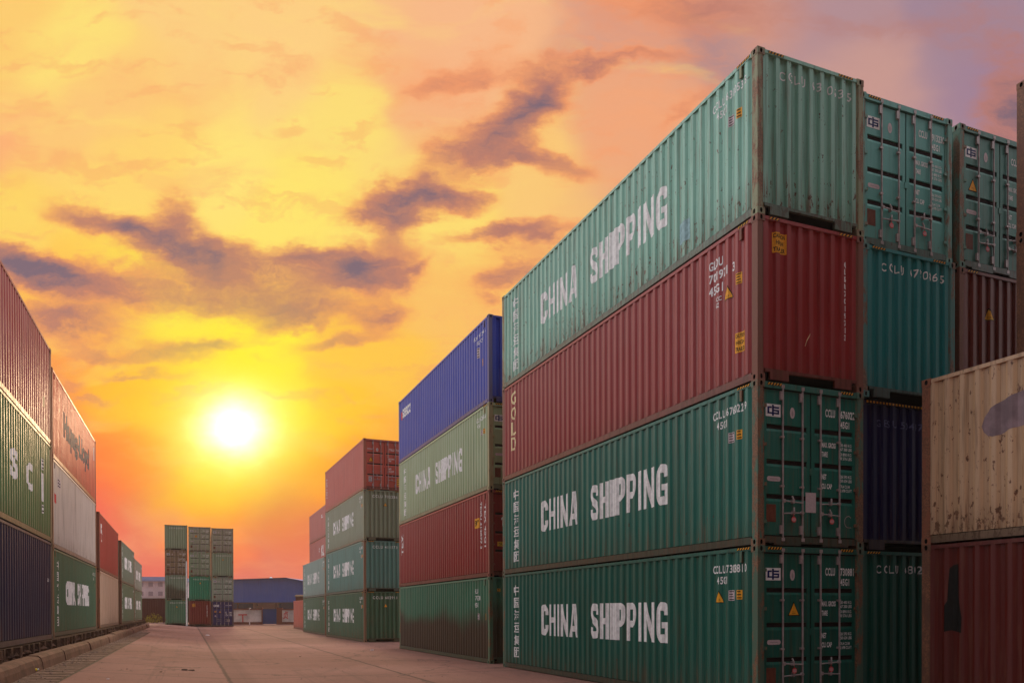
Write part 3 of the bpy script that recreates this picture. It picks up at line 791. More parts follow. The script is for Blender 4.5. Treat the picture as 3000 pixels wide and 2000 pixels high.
# ------------------------------------------------------------------ paints (the paint's own colour)
def C(*c): return lin(c)
TEAL = C(18, 106, 92); TEALD = C(8, 92, 78); TEALF = C(128, 186, 166); TEALB = C(26, 126, 128); SAGE = C(150, 170, 128); PGRN = C(104, 126, 98)
BROWN = C(152, 34, 36); MAROON = C(112, 32, 28); BLUE = C(12, 44, 172); NAVY = C(22, 26, 62); PINKR = C(196, 84, 70); RED = C(170, 50, 42)
CREAM = C(196, 156, 120); WHITEP = C(206, 192, 182); OLIVE = C(80, 118, 70); EMER = C(20, 140, 105); VIOL = C(44, 36, 100); ORANGE = C(196, 84, 56)
def PF(c, am=.45): return frame_paint(c, am)

ZHW = '\u4e2d\u56fd\u6d77\u8fd0\u96c6\u56e2'
def cs_side(num, letters=True, lab=True):
    m = []
    if letters:
        m += [HT('CHINA', 2.89, 1.07, 2.30, .86), HT('SHIPPING', 5.86, 1.07, 3.48, .86)]
        for i, ch in enumerate(ZHW): m.append(T(ch, .84, 2.22-i*.375, .40, .31, .012, name='lettering'))
    m += [T('CCLU '+num, 10.86, 2.44, 1.02, .15, .02, sp=1.15), T('45G1', 11.02, 2.24, .30, .14, .02, sp=1.2)]
    m += [SMALL(11.36, 1.93, .14, .19, 4, M_PINK), SMALL(11.60, 1.95, .12, .17, 3), HAZ(11.62, 2.832, .36, .044, 5)]
    if lab: m.append(TRI(10.96, 1.90, .22))
    return m
def end_num(s, tri=True, u=.52, w=1.65):
    m = [T(s, u, 2.46, w, .16, .01, sp=1.3), HAZ(.24, 2.832, .34, .044, 5), HAZ(1.84, 2.832, .34, .044, 5)]
    if tri: m.append(TRI(1.16, 2.0, .2))
    return m
def cs_door(num, logo=True):
    m = [OVAL(.80, 2.38, .055, .10), PILL(.235, 1.14, .30, .085), PLATE(.22, .42, .21, .31),
         T('CCLU', 1.56, 2.38, .23, .145, .03, sp=1.1), T(num, 1.92, 2.38, .43, .145, .03, sp=1.1), T('45G1', 1.92, 2.20, .21, .13, .03, sp=1.1),
         T('MAX. GROSS', 1.475, 1.82, .33, .095, .03), T('TARE', 1.475, 1.65, .14, .095, .03), T('NET', 1.475, 1.24, .11, .095, .03), T('CU. CAP', 1.475, 1.07, .24, .095, .03),
         T('30 480 KG\n67 200 LBS', 1.92, 1.79, .27, .13, .014), T(' 3 890 KG\n 8 576 LBS', 1.92, 1.62, .27, .13, .014),
         T('26 590 KG\n58 624 LBS', 1.92, 1.21, .27, .13, .014), T('76.4 CU.M\n2 698 CU.FT', 1.92, 1.03, .27, .13, .014),
         HAZ(.22, 2.822, .32, .05, 5), HAZ(1.88, 2.822, .32, .05, 5)]
    if logo: m.insert(0, LOGO(.205, 2.28, .0092))
    return m

def rowpos(corner, a, side, L_=12.192):
    """corner = near visible lower corner; side 'L': visible face is the left one, container lies to its right"""
    d = Vector((-math.sin(a), math.cos(a))); n = Vector((math.cos(a), math.sin(a)))
    c = Vector(corner)+d*L_/2+(n if side == 'L' else -n)*W/2
    return c, math.pi/2+a
def stack(corner, a, side, base, levels, L_=12.192):
    c, h = rowpos(corner, a, side, L_)
    for i, lv in enumerate(levels):
        if lv is None: continue
        lv = dict(lv); jx = lv.pop('jog', 0.)
        d = Vector((math.cos(h), math.sin(h)))*jx
        container((c.x+d.x, c.y+d.y, base+i*HC), h+lv.pop('twist', 0.), side=lv.pop('side', side), L_=L_, **lv)
def CT(label, c, frame=.45, rust=.3, fade=.25, dirt=.3, muck=0, fc=None, **k):
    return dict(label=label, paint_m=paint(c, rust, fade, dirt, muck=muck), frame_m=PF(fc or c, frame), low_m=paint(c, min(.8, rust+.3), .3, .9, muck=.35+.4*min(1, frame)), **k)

TRIO = ((0, 1), (1, 0))
# R1: the big stack at the right of the lane
stack((4.180, 14.105), .395, 'L', 0, [
    CT('dark green container with white lettering, lowest in the tall stack nearest the camera', TEALD, .55, .3, .12, .4, near='door', smarks=cs_side('730881 0'), emarks=cs_door('730881 0')+[TRI(.71, 1.66, .24)], seals=((0, 0), (1, 1))),
    CT('green container with white lettering and doors, second from the ground in the nearest tall stack', TEAL, .75, .35, .2, .45, near='door', smarks=cs_side('676022 9', lab=False), emarks=cs_door('676022 9')+[PLATE(1.10, .62, .24, .36, M_PINK), poly('chalk_mark', [(p, 0) for p in stroke(soft([(2.17, .56), (2.12, .60), (2.03, .56), (2.01, .46), (2.06, .38), (2.18, .38)]), .014)], (M_STEEL,), ('CHK',))], seals=((0, 1), (1, 0))),
    CT('brick red container with a yellow caution label, between two green ones in the nearest stack', BROWN, .22, .10, .16, .25, fc=C(120, 50, 42),
       smarks=[T('GLDU', 10.78, 2.40, .38, .17, .03, sp=1.15), T('701971 3', 10.78, 2.16, .74, .17, .03, sp=1.15), T('45G1', 10.78, 1.92, .38, .17, .03, sp=1.15), T('ICC\nSZ', 10.98, 1.64, .15, .2, .02), TRI(11.22, 1.70, .24), SMALL(11.58, 1.86, .14, .2, 4),
               LAB(11.56, .62, .26, .36), HAZ(11.64, 2.832, .3, .044, 4)]+[T(ch, .72, 2.23-i*.46, .36, .40, .018, mat=M_CREAMT) for i, ch in enumerate('GOLD')],
       emarks=[LAB(.36, 2.28, .30, .36), T('\n'.join('GLDU7019713'), 1.98, .92, .085, 1.45, .05), HAZ(.26, 2.832, .22, .044, 3), HAZ(1.86, 2.832, .32, .044, 4), BLOT('scratch', [(1.10, .72), (1.112, .72), (1.19, .94), (1.178, .94)], M_CREAMT)]),
    CT('pale weathered teal container with rust specks, topmost of the nearest tall stack', TEALF, .70, .72, .40, .5, fc=C(140, 150, 118), smarks=cs_side('631053 5', lab=False)+[dict(PLATE(9.75, .45, .36, .42, plain('pale_blue_patch', (.30, .47, .50), .6)), name='paint_patch')], emarks=end_num('CCLU 631053 5', False)),
])
# second and third columns behind it
stack((6.46, 15.36), .395, 'L', 0, [
    CT('dark green container low in the shade behind the rusty red one', TEALD, .5, .2, .1, .3, emarks=end_num('CCLU 680214 7', False)),
    CT('near-black navy container with an orange dashed strip along its top edge', C(3, 5, 66), .3, .05, .03, .15, fc=C(16, 18, 40), emarks=[T('GESU 504471 6', .52, 2.40, 1.5, .14, .008, sp=1.3, mat=plain('dim_blue_lettering', (.11, .11, .24), .6)), HAZ(.22, 2.825, 2.0, .05, 24, True)]),
    CT('bright teal container with a white serial number, right of the brick red one', TEALB, .5, .12, .1, .25, emarks=end_num('CCLU 677086 5', False), jog=-.12),
    CT('teal container showing doors with a white logo panel, right of the topmost pale one', C(92, 168, 160), .5, .12, .15, .25, near='door', emarks=cs_door('913230 8'), seals=((0, 1), (1, 0)), jog=-.05),
])
stack((8.93, 16.34), .395, 'L', 0, [
    CT('brown container at the foot of the third column', MAROON, .5), CT('brown container second up in the third column', MAROON, .5),
    CT('dark rust brown container with an orange triangle under the far right doors', C(116, 34, 16), .4, .2, .1, .3, near='wall', emarks=[TRI(.78, 1.95, .24), HAZ(.24, 2.832, .3, .044, 4)]),
    CT('dark green container with doors, rightmost logo panel on the top level', C(66, 128, 116), .7, .2, .15, .3, near='door', emarks=cs_door('664107 3')+[TRI(.30, 1.62, .24)], seals=((0, 1),)),
])
# the rusty pair and tall stack cutting in at the right edge; their far ends face the lane
def far_stack(corner, a, base, levels, L_=12.192):
    d = Vector((-math.sin(a), math.cos(a))); c0 = Vector(corner)-d*L_
    stack((c0.x, c0.y), a, 'L', base, levels, L_)
far_stack((7.125, 14.25), .44, 0, [
    CT('dark red container with a black overpainted patch under the rusty cream one', C(92, 22, 15), .7, .35, .05, .3, fc=C(90, 30, 20),
       smarks=[BLOT('black_patch', [(.42, 1.37), (.55, 1.40), (.75, 1.36), (.76, 1.62), (.70, 1.95), (.69, 2.53), (.58, 2.51), (.53, 2.46), (.49, 1.90), (.43, 1.82)], M_BLACK)]),
    CT('rust-streaked cream container with a grey painted-over blotch at the right edge', CREAM, .85, .95, .15, .5, fc=C(140, 62, 38),
       smarks=[BLOT('grey_blotch', [(1.10, 1.86), (1.13, 1.76), (1.20, 1.69), (1.30, 1.66), (1.42, 1.67), (1.60, 1.73), (2.6, 1.80), (3.4, 1.74), (3.5, 2.2), (2.8, 2.40), (2.2, 2.36), (1.7, 2.28), (1.42, 2.20), (1.24, 2.12), (1.14, 2.01)], M_GREYB)]),
])
far_stack((9.35, 15.16), .44, 0, [
    CT('rust brown container at the foot of the stack at the right edge', MAROON, .6), CT('rust brown container second in the stack at the right edge', MAROON, .6),
    CT('rust brown container third up at the very right edge', C(96, 36, 26), .8, .4), CT('rust brown container topmost at the very right edge', C(110, 44, 32), .8, .4),
])
# R2
stack((-.984, 26.739), .393, 'L', 0, [
    CT('mud-stained green container on the ground under the brick red one, middle of the right row', C(52, 116, 88), .55, .35, .3, .4, muck=.95,
       smarks=[T('HLXU', 11.0-.3, 2.36, .36, .16, .012), T('177438', 10.7, 2.12, .55, .16, .012), T('45G1', 10.7, 1.88, .36, .16, .012), SMALL(10.98, 1.45, .14, .22, 4, M_PINK), SMALL(11.72, 1.45, .12, .22)], emarks=[SMALL(.62, 2.3, .3, .3, 3), SMALL(.3, 2.4, .1, .1, 2)]),
    CT('brick red container with large white letters on dark doors, second in the middle right stack', C(146, 32, 30), .35, .12, .12, .3, near='door', fc=C(140, 48, 42),
       smarks=[T('TEX', .40, 1.45, .36, .98, .03, rot=90), LAB(10.72, 1.72, .42, .34, ('9\'6"',)), T('TEXU 412077 3', 11.30, .98, .1, 1.6, .02, rot=-90), T('TEX 45G1', 11.66, 1.02, .1, 1.45, .03, rot=-90)],
       emarks=[T('tex', .44, 1.60, .80, .52, .03), LAB(.30, 1.02, .78, .15, ('CAUTION 9\'6" HIGH',)), HAZ(.22, 2.822, .32, .05, 5)]),
    CT('pale sage green container with white lettering under the blue one', SAGE, .3, .15, .5, .3, near='door', fc=C(168, 160, 118), smarks=cs_side('628554 0', lab=False), emarks=cs_door('628554 0')),
    CT('royal blue container topmost of the middle right stack', BLUE, .12, .05, .30, .15, fc=C(90, 84, 150),
       smarks=[PLATE(.32, 1.95, .26, .36, M_RED), T('seaco', .66, 1.98, 1.5, .42, .03), T('CRXU 981204 4', 10.6, 2.42, 1.2, .13, .01), T('45G1 CN', 10.9, 2.2, .7, .13, .01), SMALL(11.0, 1.75, .2, .35, 4, M_PINK), SMALL(11.5, 1.35, .12, .24)], emarks=[T('CRXU 981204 4', .5, 2.45, 1.5, .12)]),
])
# R3
stack((-8.812, 45.755), .41, 'L', 0, [
    CT('rust-stained green container on the ground under two more green ones, right row', C(58, 100, 72), .5, .55, .2, .4, fc=C(120, 76, 50), smarks=cs_side('602911 8', lab=False), emarks=end_num('CCLU 602911 8')),
    CT('grey-teal container with white lettering, second from the ground below a sage one, right row', C(84, 132, 122), .5, .25, .25, .3, fc=C(130, 84, 60), smarks=cs_side('411573 6', lab=False), emarks=end_num('CCLU 411573 6', False)),
    CT('grey-sage container with white lettering directly under the salmon red one', C(128, 138, 112), .3, .15, .3, .25, smarks=cs_side('702286 5', lab=False), emarks=end_num('CCLU 702286 5')),
    CT('salmon red container with closed doors and white lock rods, topmost beside the sun', PINKR, .12, .05, .3, .2, near='door', fc=C(180, 84, 70), smarks=[T('TRITON', .35, .9, .22, 1.4, .02, rot=90)],
       emarks=[T('TRLU', 1.5, 2.28, .3, .12, .01), T('716400 2', 1.9, 2.28, .42, .12, .01), T('MAX GROSS\nTARE', 1.47, 1.66, .33, .2, .014), T('NET\nCU.CAP', 1.47, 1.05, .3, .24, .014), SMALL(1.95, .3, .2, .42), OVAL(.80, 2.3, .07, .1), TRI(.3, 1.62, .26), SMALL(.3, .45, .2, .32, 4, M_PINK), PILL(.22, 2.3, .34, .05)]),
])
# R4 and the pink pair behind it
stack((-14.246, 59.072), .39, 'L', 0, [
    CT('green container with white lettering on the ground in the farthest lettered pair, right row', C(72, 104, 76), .4, .3, .2, .3, fc=C(130, 80, 60), smarks=cs_side('655870 1', lab=False), emarks=end_num('CCLU 655870 1')),
    CT('pale grey-teal container topping the low two-high stack, right row', C(134, 158, 150), .3, .15, .3, .25, fc=C(150, 130, 110), smarks=cs_side('390042 7', lab=False), emarks=end_num('CCLU 390042 7')),
])
stack((-17.128, 72.403), .39, 'L', 0, [
    CT('salmon container at the foot of the distant stack behind the two-high pair', PINKR, .2), CT('salmon container second in the distant stack behind the two-high pair', PINKR, .2),
    CT('salmon container with small white letters just above the two-high pair', C(184, 84, 72), .15, .1, .3, .2, fc=C(160, 80, 66), smarks=[T('KL', 8.0, 1.2, 1.6, 1.0, .04), T('K', 6.4, 1.6, .5, .5, .03)]),
    CT('plain salmon container topmost of the distant stack at the end of the right row', C(190, 92, 80), .15, .1, .3, .2, fc=C(160, 80, 66), smarks=[T('TCLU', 7.9, 1.9, 1.1, .3, .02)]),
])
stack((-19.40, 74.5), .39, 'L', 0, [CT('single orange container standing on the ground at the far end of the right row', ORANGE, .2, .1, .3, .3)])
# the stacks that close the lane
def block(corner, a, base, levels):
    stack(corner, a, 'L', base, levels)
GRY = C(140, 162, 132)
block((-40.99, 93.2), .39, .27, [
    CT('green container with an orange triangle at the bottom of the leftmost closing column', C(84, 134, 104), .4, .15, .2, .3, emarks=end_num('CCLU 512907 4')),
    CT('green container stained brown below, second in the leftmost closing column', C(128, 152, 130), .4, .3, .2, .3, muck=.8, emarks=end_num('CCLU 448120 9', False)),
    CT('brownish container with barred doors, third in the leftmost closing column', C(140, 118, 88), .5, .4, .3, .5, near='door', emarks=cs_door('330518 2')),
    CT('grey-green container topmost of the leftmost closing column', GRY, .3, .15, .3, .3, emarks=end_num('CCLU 620033 1', False)),
])
block((-38.62, 94.12), .37, .14, [
    CT('dark red container with a yellow label at the bottom of the middle closing column', C(124, 30, 22), .2, .05, .1, .2, emarks=[LAB(.36, 2.2, .34, .38), T('GLDU 703318 6', 1.95, 1.0, .09, 1.4, .02, rot=-90)]),
    CT('bright emerald container second in the middle closing column', EMER, .3, .05, .1, .15, emarks=end_num('CCLU 771205 5')),
    CT('grey-green container with doors and a brown stain, third in the middle closing column', GRY, .4, .3, .3, .3, near='door', emarks=cs_door('455901 6')),
    CT('grey-green container with doors and an orange dot, topmost of the middle closing column', C(158, 164, 138), .4, .2, .3, .3, near='door', emarks=cs_door('518826 0')+[SMALL(.7, 1.66, .24, .24, 2)]),
])
block((-36.28, 95.03), .37, .06, [
    CT('dark violet-blue container with white rods at the bottom right of the closing block', VIOL, .15, .05, .05, .1, near='door', fc=C(60, 30, 70), emarks=[T('ONE', .2, 2.28, .62, .26, .04), SMALL(.3, 1.62, .2, .2, 2), TRI(.8, 1.6, .22), OVAL(.4, 1.2, .09, .09), T('TCNU 450092 1', 1.5, 2.4, .8, .12), T('NET\nTARE\nCU CAP', 1.5, 1.2, .3, .5, .02), T('30480 KG\n3890 KG\n26590 KG', 1.95, 1.2, .3, .5, .02), SMALL(1.7, .5, .3, .3, 3, M_STEEL)]),
    CT('silvery grey-green container with doors, second in the rightmost closing column', C(150, 168, 150), .4, .2, .3, .3, near='door', emarks=cs_door('609934 8')),
    CT('grey-green container with corrugated end, third in the rightmost closing column', C(134, 158, 130), .4, .15, .3, .3, emarks=end_num('CCLU 637715 2')),
    CT('grey-green container with doors and faint red stain, topmost of the rightmost closing column', C(158, 160, 138), .4, .2, .3, .3, near='door', emarks=cs_door('584410 3')),
])
# left row, standing on sleepers on the raised bed
LB = .94
stack((-9.514, 12.957), .382, 'R', LB, [
    CT('dark navy container on timber sleepers at the near left', C(14, 16, 56), .2, .1, .05, .15, fc=C(44, 26, 34), smarks=[T('GESU 502', 11.3, 1.7, .3, .1), SMALL(11.35, 1.4, .14, .2, 3, M_PINK)]),
    CT('olive green container with big white block letters at the near left', OLIVE, .55, .3, .2, .35, fc=C(120, 100, 62), smarks=[T('A', 4.35, 1.1, 1.0, .82, .04), T('S', 6.40, 1.1, .88, .74, .05), T('C', 8.35, 1.1, .90, .74, .05), PLATE(10.45, 1.05, .50, .80, M_WHITE), SMALL(10.45, 1.95, .46, .30, 3, M_WHITE), SMALL(10.5, .72, .34, .24, 2, M_WHITE)]),
    CT('faded crimson container with pale ribs, topmost at the near left', C(164, 56, 60), .35, .2, .95, .45, fc=C(120, 40, 40), smarks=[PLATE(10.9, .9, .22, .3, M_CREAMT)]),
])
stack((-15.002, 25.948), .382, 'R', LB, [
    CT('green container with white lettering at the foot of the second left stack', C(54, 98, 70), .5, .25, .15, .3, fc=C(120, 80, 54), smarks=cs_side('544236 1', lab=False)),
    CT('dirty white container in the middle of the second left stack', WHITEP, .6, .35, .2, .4, fc=C(150, 96, 76), smarks=[PLATE(.42, 1.5, .3, .3, M_RED), SMALL(1.0, 2.1, .8, .3, 3, M_PINK)]),
    CT('salmon orange container with dark lettering topmost of the second left stack', C(216, 88, 60), .3, .25, .3, .35, fc=C(150, 60, 46), smarks=[T('Hapag-Lloyd', 2.4, .9, 7.3, 1.15, .06, mat=M_DARKT), PLATE(11.5, 1.9, .25, .6, M_PINK)]),
])
stack((-20.82, 39.984), .393, 'R', LB, [
    CT('stained cream container on the sleepers under the red one, left row', C(196, 160, 134), .6, .4, .3, .4, fc=C(150, 84, 56)),
    CT('red container with a small white mark on top of the cream one, left row', RED, .4, .15, .15, .3, fc=C(110, 30, 24), smarks=[T('K', .9, 1.9, .7, .5, .06), T('L', 1.0, 1.5, .5, .35, .06)]),
])
stack((-27.504, 55.712), .38, 'R', .92, [
    CT('green lettered container at the foot of the fourth left stack', C(84, 106, 78), .4, .2, .2, .3, fc=C(120, 60, 46), smarks=cs_side('572100 9', lab=False)),
    CT('grey-green lettered container on top of the fourth left stack', C(104, 122, 104), .4, .2, .2, .3, fc=C(120, 60, 46), smarks=cs_side('571733 8', lab=False)),
])
stack((-35.461, 74.256), .387, 'R', .92, [
    CT('green lettered container at the foot of the farthest left stack', C(88, 106, 80), .4, .2, .2, .3, smarks=cs_side('560021 2', lab=False)),
    CT('pale grey-green lettered container on top of the farthest left stack', C(134, 140, 126), .3, .2, .2, .3, smarks=cs_side('566618 0', lab=False)),
])
# timber sleepers under the left row, one by one
b = MB()
b.box(-1.35, 1.35, -.12, .12, 0, LB-BED-.004)
for k in range(4): b.box(-1.352, 1.352, -.09+k*.055, -.075+k*.055, -.0, LB-BED-.02)
sl = b.mesh('timber_sleeper', (M_TIMB,))
s = 6.5
while s < 84:
    p = lane(-3.72-1.30+random.uniform(-.09, .05), s, BED-.002)
    # keep every sleeper under the bottom corner line of the row
    o = obj('timber_sleeper', sl); o.location = p; o.rotation_euler = (0, 0, AX+random.uniform(-.04, .04))
    o.scale = (1, random.uniform(.8, 1.1), 1)
    tag(o, 'dark timber sleeper lying under the left row of containers', 'sleeper', 'timber sleepers under the left row')
    s += random.uniform(.55, .75)

# ------------------------------------------------------------------ far end of the yard
def wedge_house():
    r = empty('warehouse', (-45.4, 150, 0), R(-2)); tag(r, 'long blue steel warehouse with a shallow gable behind the white yard wall', 'warehouse')
    bl = paint(C(58, 96, 180), .05, .2, .2)
    b = MB()
    w0, w1, y0, y1, e, er, rg = -13, 9, 0, 40, 7.6, 6.7, 8.05
    rx = 2.0                                                # ridge
    b.face([(w0, y0, 3.6), (w1, y0, 3.6), (w1, y0, er), (rx, y0, rg), (w0, y0, e)])
    b.face([(w0, y1, 0), (w1, y1, 0), (w1, y1, er), (rx, y1, rg), (w0, y1, e)])
    b.face([(w0, y0, 0), (w0, y1, 0), (w0, y1, e), (w0, y0, e)]); b.face([(w1, y0, 0), (w1, y1, 0), (w1, y1, er), (w1, y0, er)])
    obj('wall', b.mesh('wall'), r, bl)
    b = MB(); b.face([(w0, y0+.3, 0), (w1, y0+.3, 0), (w1, y0+.3, 3.8), (w0, y0+.3, 3.8)]); obj('lower_wall', b.mesh('lower_wall'), r, paint(C(60, 70, 110), .1, .2, .4))
    b = MB(); b.face([(w0-.4, y0-.4, e+.03), (rx, y0-.4, rg+.05), (rx, y1+.4, rg+.05), (w0-.4, y1+.4, e+.03)]); b.face([(rx, y0-.4, rg+.05), (w1+.4, y0-.4, er+.03), (w1+.4, y1+.4, er+.03), (rx, y1+.4, rg+.05)])
    b.box(w0-.4, w1+.4, y0-.5, y0-.1, 3.5, 3.62)
    obj('roof', b.mesh('roof'), r, bl)
    b = MB(); b.box(-6.6, 1.2, -2.4, y0, 3.28, 3.45); obj('canopy', b.mesh('canopy'), r, paint(C(90, 46, 38), .2, .1, .3))
    b = MB(); b.box(-4.2, .6, -.1, .28, 0, 3.26); obj('loading_bay', b.mesh('loading_bay'), r, plain('pink_render', (.45, .30, .27), .9))
    for k in range(3):
        b = MB(); x = -6.3+k*3.55; b.box(x-.14, x+.14, -2.2, -1.92, 0, 3.28); obj('post', b.mesh('post'), r, paint(C(90, 46, 38), .2, .1, .3))
    b = MB(); b.cyl((-3.6, 8, 7.4), (-3.6, 8, 8.2), .35, 10); b.cyl((-3.6, 8, 8.2), (-3.6, 8, 8.6), .5, 10, .1); obj('roof_vent', b.mesh('roof_vent'), r, M_WHITE)
wedge_house()
def yard_wall():
    r = empty('yard_wall', (-39.2, 110.5, 0), R(1.5)); tag(r, 'low white yard wall with rust red coping and a painted red sign', 'wall')
    wh = plain('whitewashed_wall', (.82, .72, .70), .9, var=.3, scale=.7)
    cop = plain('red_brown_coping', (.24, .07, .05), .8)
    b = MB(); b.box(-3, 3.8, 0, .25, .35, 2.05); b.box(6.6, 8.6, 0, .25, .35, 2.0); obj('wall_panel', b.mesh('wall_panel'), r, wh)
    b = MB(); b.box(-3.1, 3.84, -.06, .31, 2.05, 2.2); b.box(6.6, 8.7, -.06, .31, 2.0, 2.15); obj('coping', b.mesh('coping'), r, cop)
    b = MB(); b.box(-3.05, 3.82, -.04, .29, 0, .35); b.box(6.62, 8.65, -.04, .29, 0, .35); obj('plinth', b.mesh('plinth'), r, cop)
    for x, wd in ((-3.0, .14), (2.2, .14), (3.9, .12), (6.25, .72), (8.6, .14)):
        b = MB(); b.box(x-wd/2, x+wd/2, -.1, .35, 0, 2.3); obj('pier', b.mesh('pier'), r, cop if x != 2.2 else wh)
    b = MB(); b.box(.65, 1.85, -.03, 0, 1.28, 1.42); b.box(1.2, 1.33, -.03, 0, .35, 1.28); obj('painted_sign', b.mesh('painted_sign'), r, M_RED)
    me_ = T('\u8d1e', 6.75, .75, .7, 1.1, .02, mat=M_RED); b = MB()
    pts, fs, _ = me_['polys'][0]
    b.v = [(p[0], -.012, p[1]) for p in pts]; b.f = list(fs); b.mi = [0]*len(fs)
    obj('painted_sign', b.mesh('painted_sign'), r, M_RED)
yard_wall()
r = empty('yard_gate', (-34.35, 110.65, 0), R(1.5)); tag(r, 'closed blue sheet steel gate in the white yard wall', 'gate')
b = MB(); b.box(-.95, .98, 0, .06, .08, 2.05); obj('gate_leaf', b.mesh('gate_leaf'), r, paint(C(30, 70, 140), .1, .1, .2))
b = MB(); b.box(-1.02, -.95, -.03, .1, 0, 2.15); b.box(.98, 1.05, -.03, .1, 0, 2.15); b.box(-1.02, 1.05, -.03, .1, 2.05, 2.15); obj('gate_frame', b.mesh('gate_frame'), r, paint(C(30, 60, 120), .1, .1, .2))
r = empty('shed', (-33.6, 121, 0), R(10)); tag(r, 'tall narrow rust brown shed peeping over the orange container', 'shed')
b = MB(); b.box(0, 1.7, 0, 2.2, 0, 4.05); obj('wall', b.mesh('wall'), r, paint(C(96, 40, 30), .3, .1, .4))
b = MB(); b.face([(-.15, -.2, 4.06), (1.85, -.2, 4.06), (1.85, 2.4, 4.35), (-.15, 2.4, 4.35)]); b.box(-.15, 1.85, -.2, -.12, 3.98, 4.06); obj('roof', b.mesh('roof'), r, M_EARTH)
# dark maroon container-sided wall behind the left end of the lane
def fence_wall():
    r = empty('boundary_wall', (-52.5, 112, .3), R(3)); tag(r, 'dark maroon sheet metal wall beyond the left end of the lane', 'wall')
    b = MB(); x = -7.0
    while x < 7.4: b.box(x, x+.22, 0, .06, 0, 3.35); b.box(x+.22, x+.32, .03, .09, 0, 3.35); x += .32
    obj('sheet_panel', b.mesh('sheet_panel'), r, paint(C(92, 34, 32), .2, .1, .4))
    b = MB(); b.box(-7.1, 7.5, -.05, .12, 3.35, 3.45); obj('coping', b.mesh('coping'), r, M_PINK)
fence_wall()
def white_block(x, y, wd, dp, h_, rz, fl, label, roof):
    r = empty('office_building', (x, y, 0), rz); tag(r, label, 'building')
    wh = plain('pale_pink_render', (.80, .66, .72), .9, var=.15, scale=.3)
    b = MB(); b.box(0, wd, 0, dp, 0, h_); obj('wall', b.mesh('wall'), r, wh)
    b = MB(); b.box(-.4, wd+.4, -.4, dp+.4, h_, h_+.3); b.box(.5, wd-.5, .5, dp-.5, h_+.3, h_+1.2); obj('roof', b.mesh('roof'), r, paint(roof, .05, .4, .1))
    gl = plain('window_glass', (.42, .32, .40), .3)
    fh = h_/fl
    for i in range(fl):
        for k in range(int(wd/2.4)):
            w_ = MB(); w_.box(.7+k*2.4, 2.0+k*2.4, -.05, -.0, i*fh+1.0, i*fh+2.3); f = obj('window', w_.mesh('window'), r, wh)
            g_ = MB(); g_.box(.78+k*2.4, 1.92+k*2.4, -.07, -.051, i*fh+1.08, i*fh+2.22); obj('pane', g_.mesh('pane'), f, gl)
white_block(-100, 210, 11, 14, 9.8, R(8), 4, 'white office block with a lilac blue roof left of the closing stacks', C(150, 160, 200))
white_block(-112, 208, 9, 12, 10.8, R(8), 4, 'taller pale block with a dark canopy edge behind the last left stack', C(140, 140, 170))
# white mast between the closing stacks
r = empty('light_mast', (-38.75, 97.0, .1), 0); tag(r, 'slim white mast in the gap between the closing container columns', 'mast')
r.location = (-38.5, 93.2, elev(tw(-38.5, 93.2)))
b = MB(); b.cyl((0, 0, 0), (0, 0, 7.5), .085, 10, .07); obj('pole', b.mesh('pole'), r, M_WHITE)
b = MB(); b.box(-.14, .14, -.14, .14, 0, .06); obj('base_plate', b.mesh('base_plate'), r, M_STEEL)

# shrub and scrap at the end of the kerb
M_LEAF = plain('yellow_green_leaves', (.36, .26, .02), .8, var=.5, scale=9)
def shrub(x, y, z, rr, label, n=420, mat=M_LEAF):
    r = empty('shrub', (x, y, z)); tag(r, label, 'shrub')
    b = MB()
    for k in range(n):
        t = random.uniform(0, 6.283); q = random.random()**.5*rr; h_ = random.uniform(.05, 1)*rr*1.35*(1-.5*(q/rr)**2)
        c = Vector((q*math.cos(t), q*math.sin(t), h_)); a = Vector((random.uniform(-1, 1), random.uniform(-1, 1), random.uniform(-.3, 1))).normalized(); u_ = a.orthogonal().normalized()*.05*rr; v_ = a.cross(u_).normalized()*.11*rr
        b.face([c-u_, c-v_*.2+u_*0, c+u_, c+v_])
    obj('foliage', b.mesh('foliage'), r, mat)
    b = MB()
    for k in range(7):
        t = random.uniform(0, 6.283); b.cyl((0, 0, 0), (math.cos(t)*rr*.5, math.sin(t)*rr*.5, rr*.9), .012*rr+.005, 5, .004)
    obj('stem', b.mesh('stem'), r, M_TIMB)
shrub(-47.2, 104.0, .3, 1.05, 'yellow-green bush at the end of the kerb before the maroon wall')
shrub(-44.9, 102.5, .3, .55, 'low brown weed clump between the bush and the closing stacks', 200, M_EARTH)
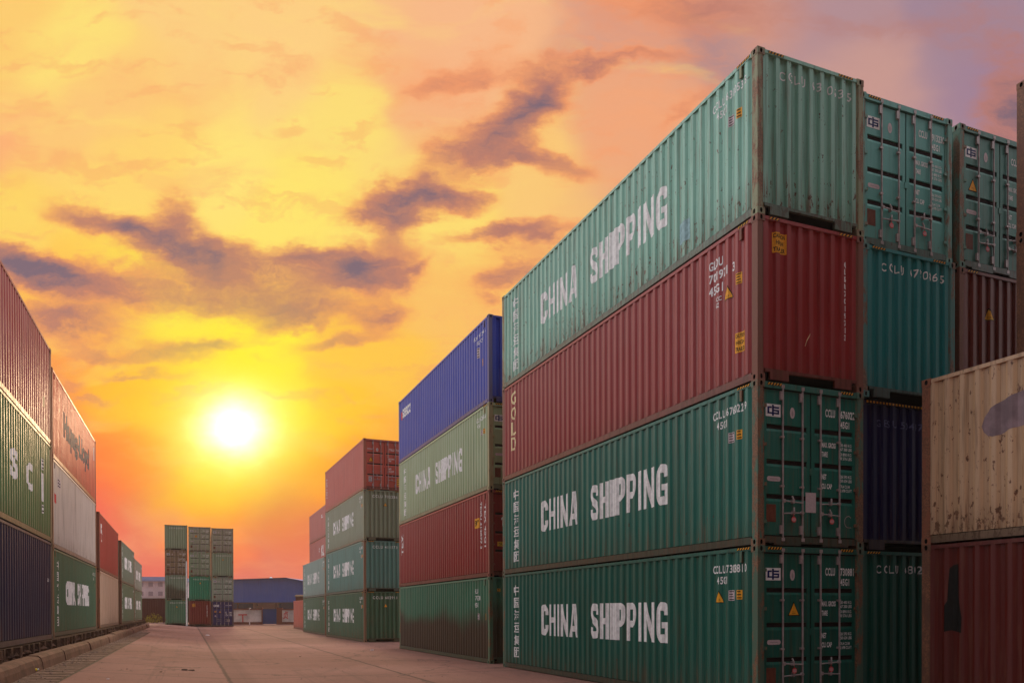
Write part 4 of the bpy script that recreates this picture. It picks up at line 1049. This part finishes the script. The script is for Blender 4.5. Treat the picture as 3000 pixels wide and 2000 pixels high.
# yellow plastic scrap by the kerb and pale litter on the concrete
def ray_ground(px, py, t_guess=None):
    dx = (px-1520.9)/2358.5; dz = (1789.0+(px-1500)*-.0025-py)/2358.5
    z = 0.; y = 10.
    for _ in range(12):
        y = (z-EYE)/dz; z = elev(tw(dx*y, y))
    return dx*y, y, z
x, y, z = ray_ground(93, 1968)
r = empty('plastic_bottle', (x, y, z+.045), .8); tag(r, 'small crushed yellow plastic bottle lying beside the kerb', 'litter')
b = MB(); b.cyl((-.10, 0, 0), (.06, 0, .01), .045, 12, .05); b.cyl((.06, 0, .01), (.11, 0, .015), .05, 12, .018); obj('bottle_body', b.mesh('bottle_body'), r, plain('yellow_plastic', (.75, .52, .02), .35))
b = MB(); b.cyl((.11, 0, .015), (.14, 0, .017), .02, 10); obj('cap', b.mesh('cap'), r, M_WHITE)
def scrap(px, py, sz, label, mat):
    x, y, z = ray_ground(px, py); b = MB()
    pts = [(sz*(.6+.4*random.random())*math.cos(k*6.283/6), sz*(.6+.4*random.random())*math.sin(k*6.283/6)) for k in range(6)]
    top = [(p[0]*.8, p[1]*.8, random.uniform(.2, .6)*sz*.5) for p in pts]
    for k in range(6):
        k2 = (k+1) % 6; b.face([(*pts[k], 0), (*pts[k2], 0), top[k2], top[k]]); b.face([top[k], top[k2], (0, 0, sz*.3)])
    o = obj('paper_scrap', b.mesh('paper_scrap'), None, mat); o.location = (x, y, z+.002)
    tag(o, label, 'litter', 'bits of litter on the concrete')
for px, py, sz, lb in ((130, 1956, .05, 'white paper ball in the gutter right of the yellow bottle'), (297, 1888, .08, 'pale scrap in the gutter half way along the kerb'), (333, 1871, .12, 'white scrap high in the gutter near the far kerb'),
                       (608, 1860, .22, 'flat pale scrap in the middle of the lane before the closing stacks'), (315, 1988, .05, 'small white chip at the bottom of the picture near the gutter'), (1335, 1912, .10, 'pale rag on the ground by the mud-stained container'), (1090, 1903, .10, 'small white scrap before the middle right stack')):
    scrap(px, py, sz, lb, M_PINK)
for px, py, sz, lb in ((540, 1962, .14, 'dark twisted scrap lying near the centre of the lane'), (560, 1963, .10, 'smaller dark scrap beside the twisted one'), (878, 1922, .05, 'dark pebble left of the mud-stained container'), (470, 1967, .05, 'dark pebble left of the twisted scrap')):
    scrap(px, py, sz, lb, M_EARTH)

# ------------------------------------------------------------------ evening haze over the yard
b = MB(); b.box(-170, 60, -25, 270, -1.0, 20.0)
hz = struct('haze', b.mesh('haze'), kind='stuff')
m = bpy.data.materials.new('haze'); m.use_nodes = True; nt = m.node_tree; nt.nodes.clear()
pv = nt.nodes.new('ShaderNodeVolumePrincipled'); out = nt.nodes.new('ShaderNodeOutputMaterial')
pv.inputs['Color'].default_value = (1, .86, .78, 1); pv.inputs['Density'].default_value = .00045; pv.inputs['Anisotropy'].default_value = .45
nt.links.new(pv.outputs[0], out.inputs['Volume']); hz.data.materials.append(m)
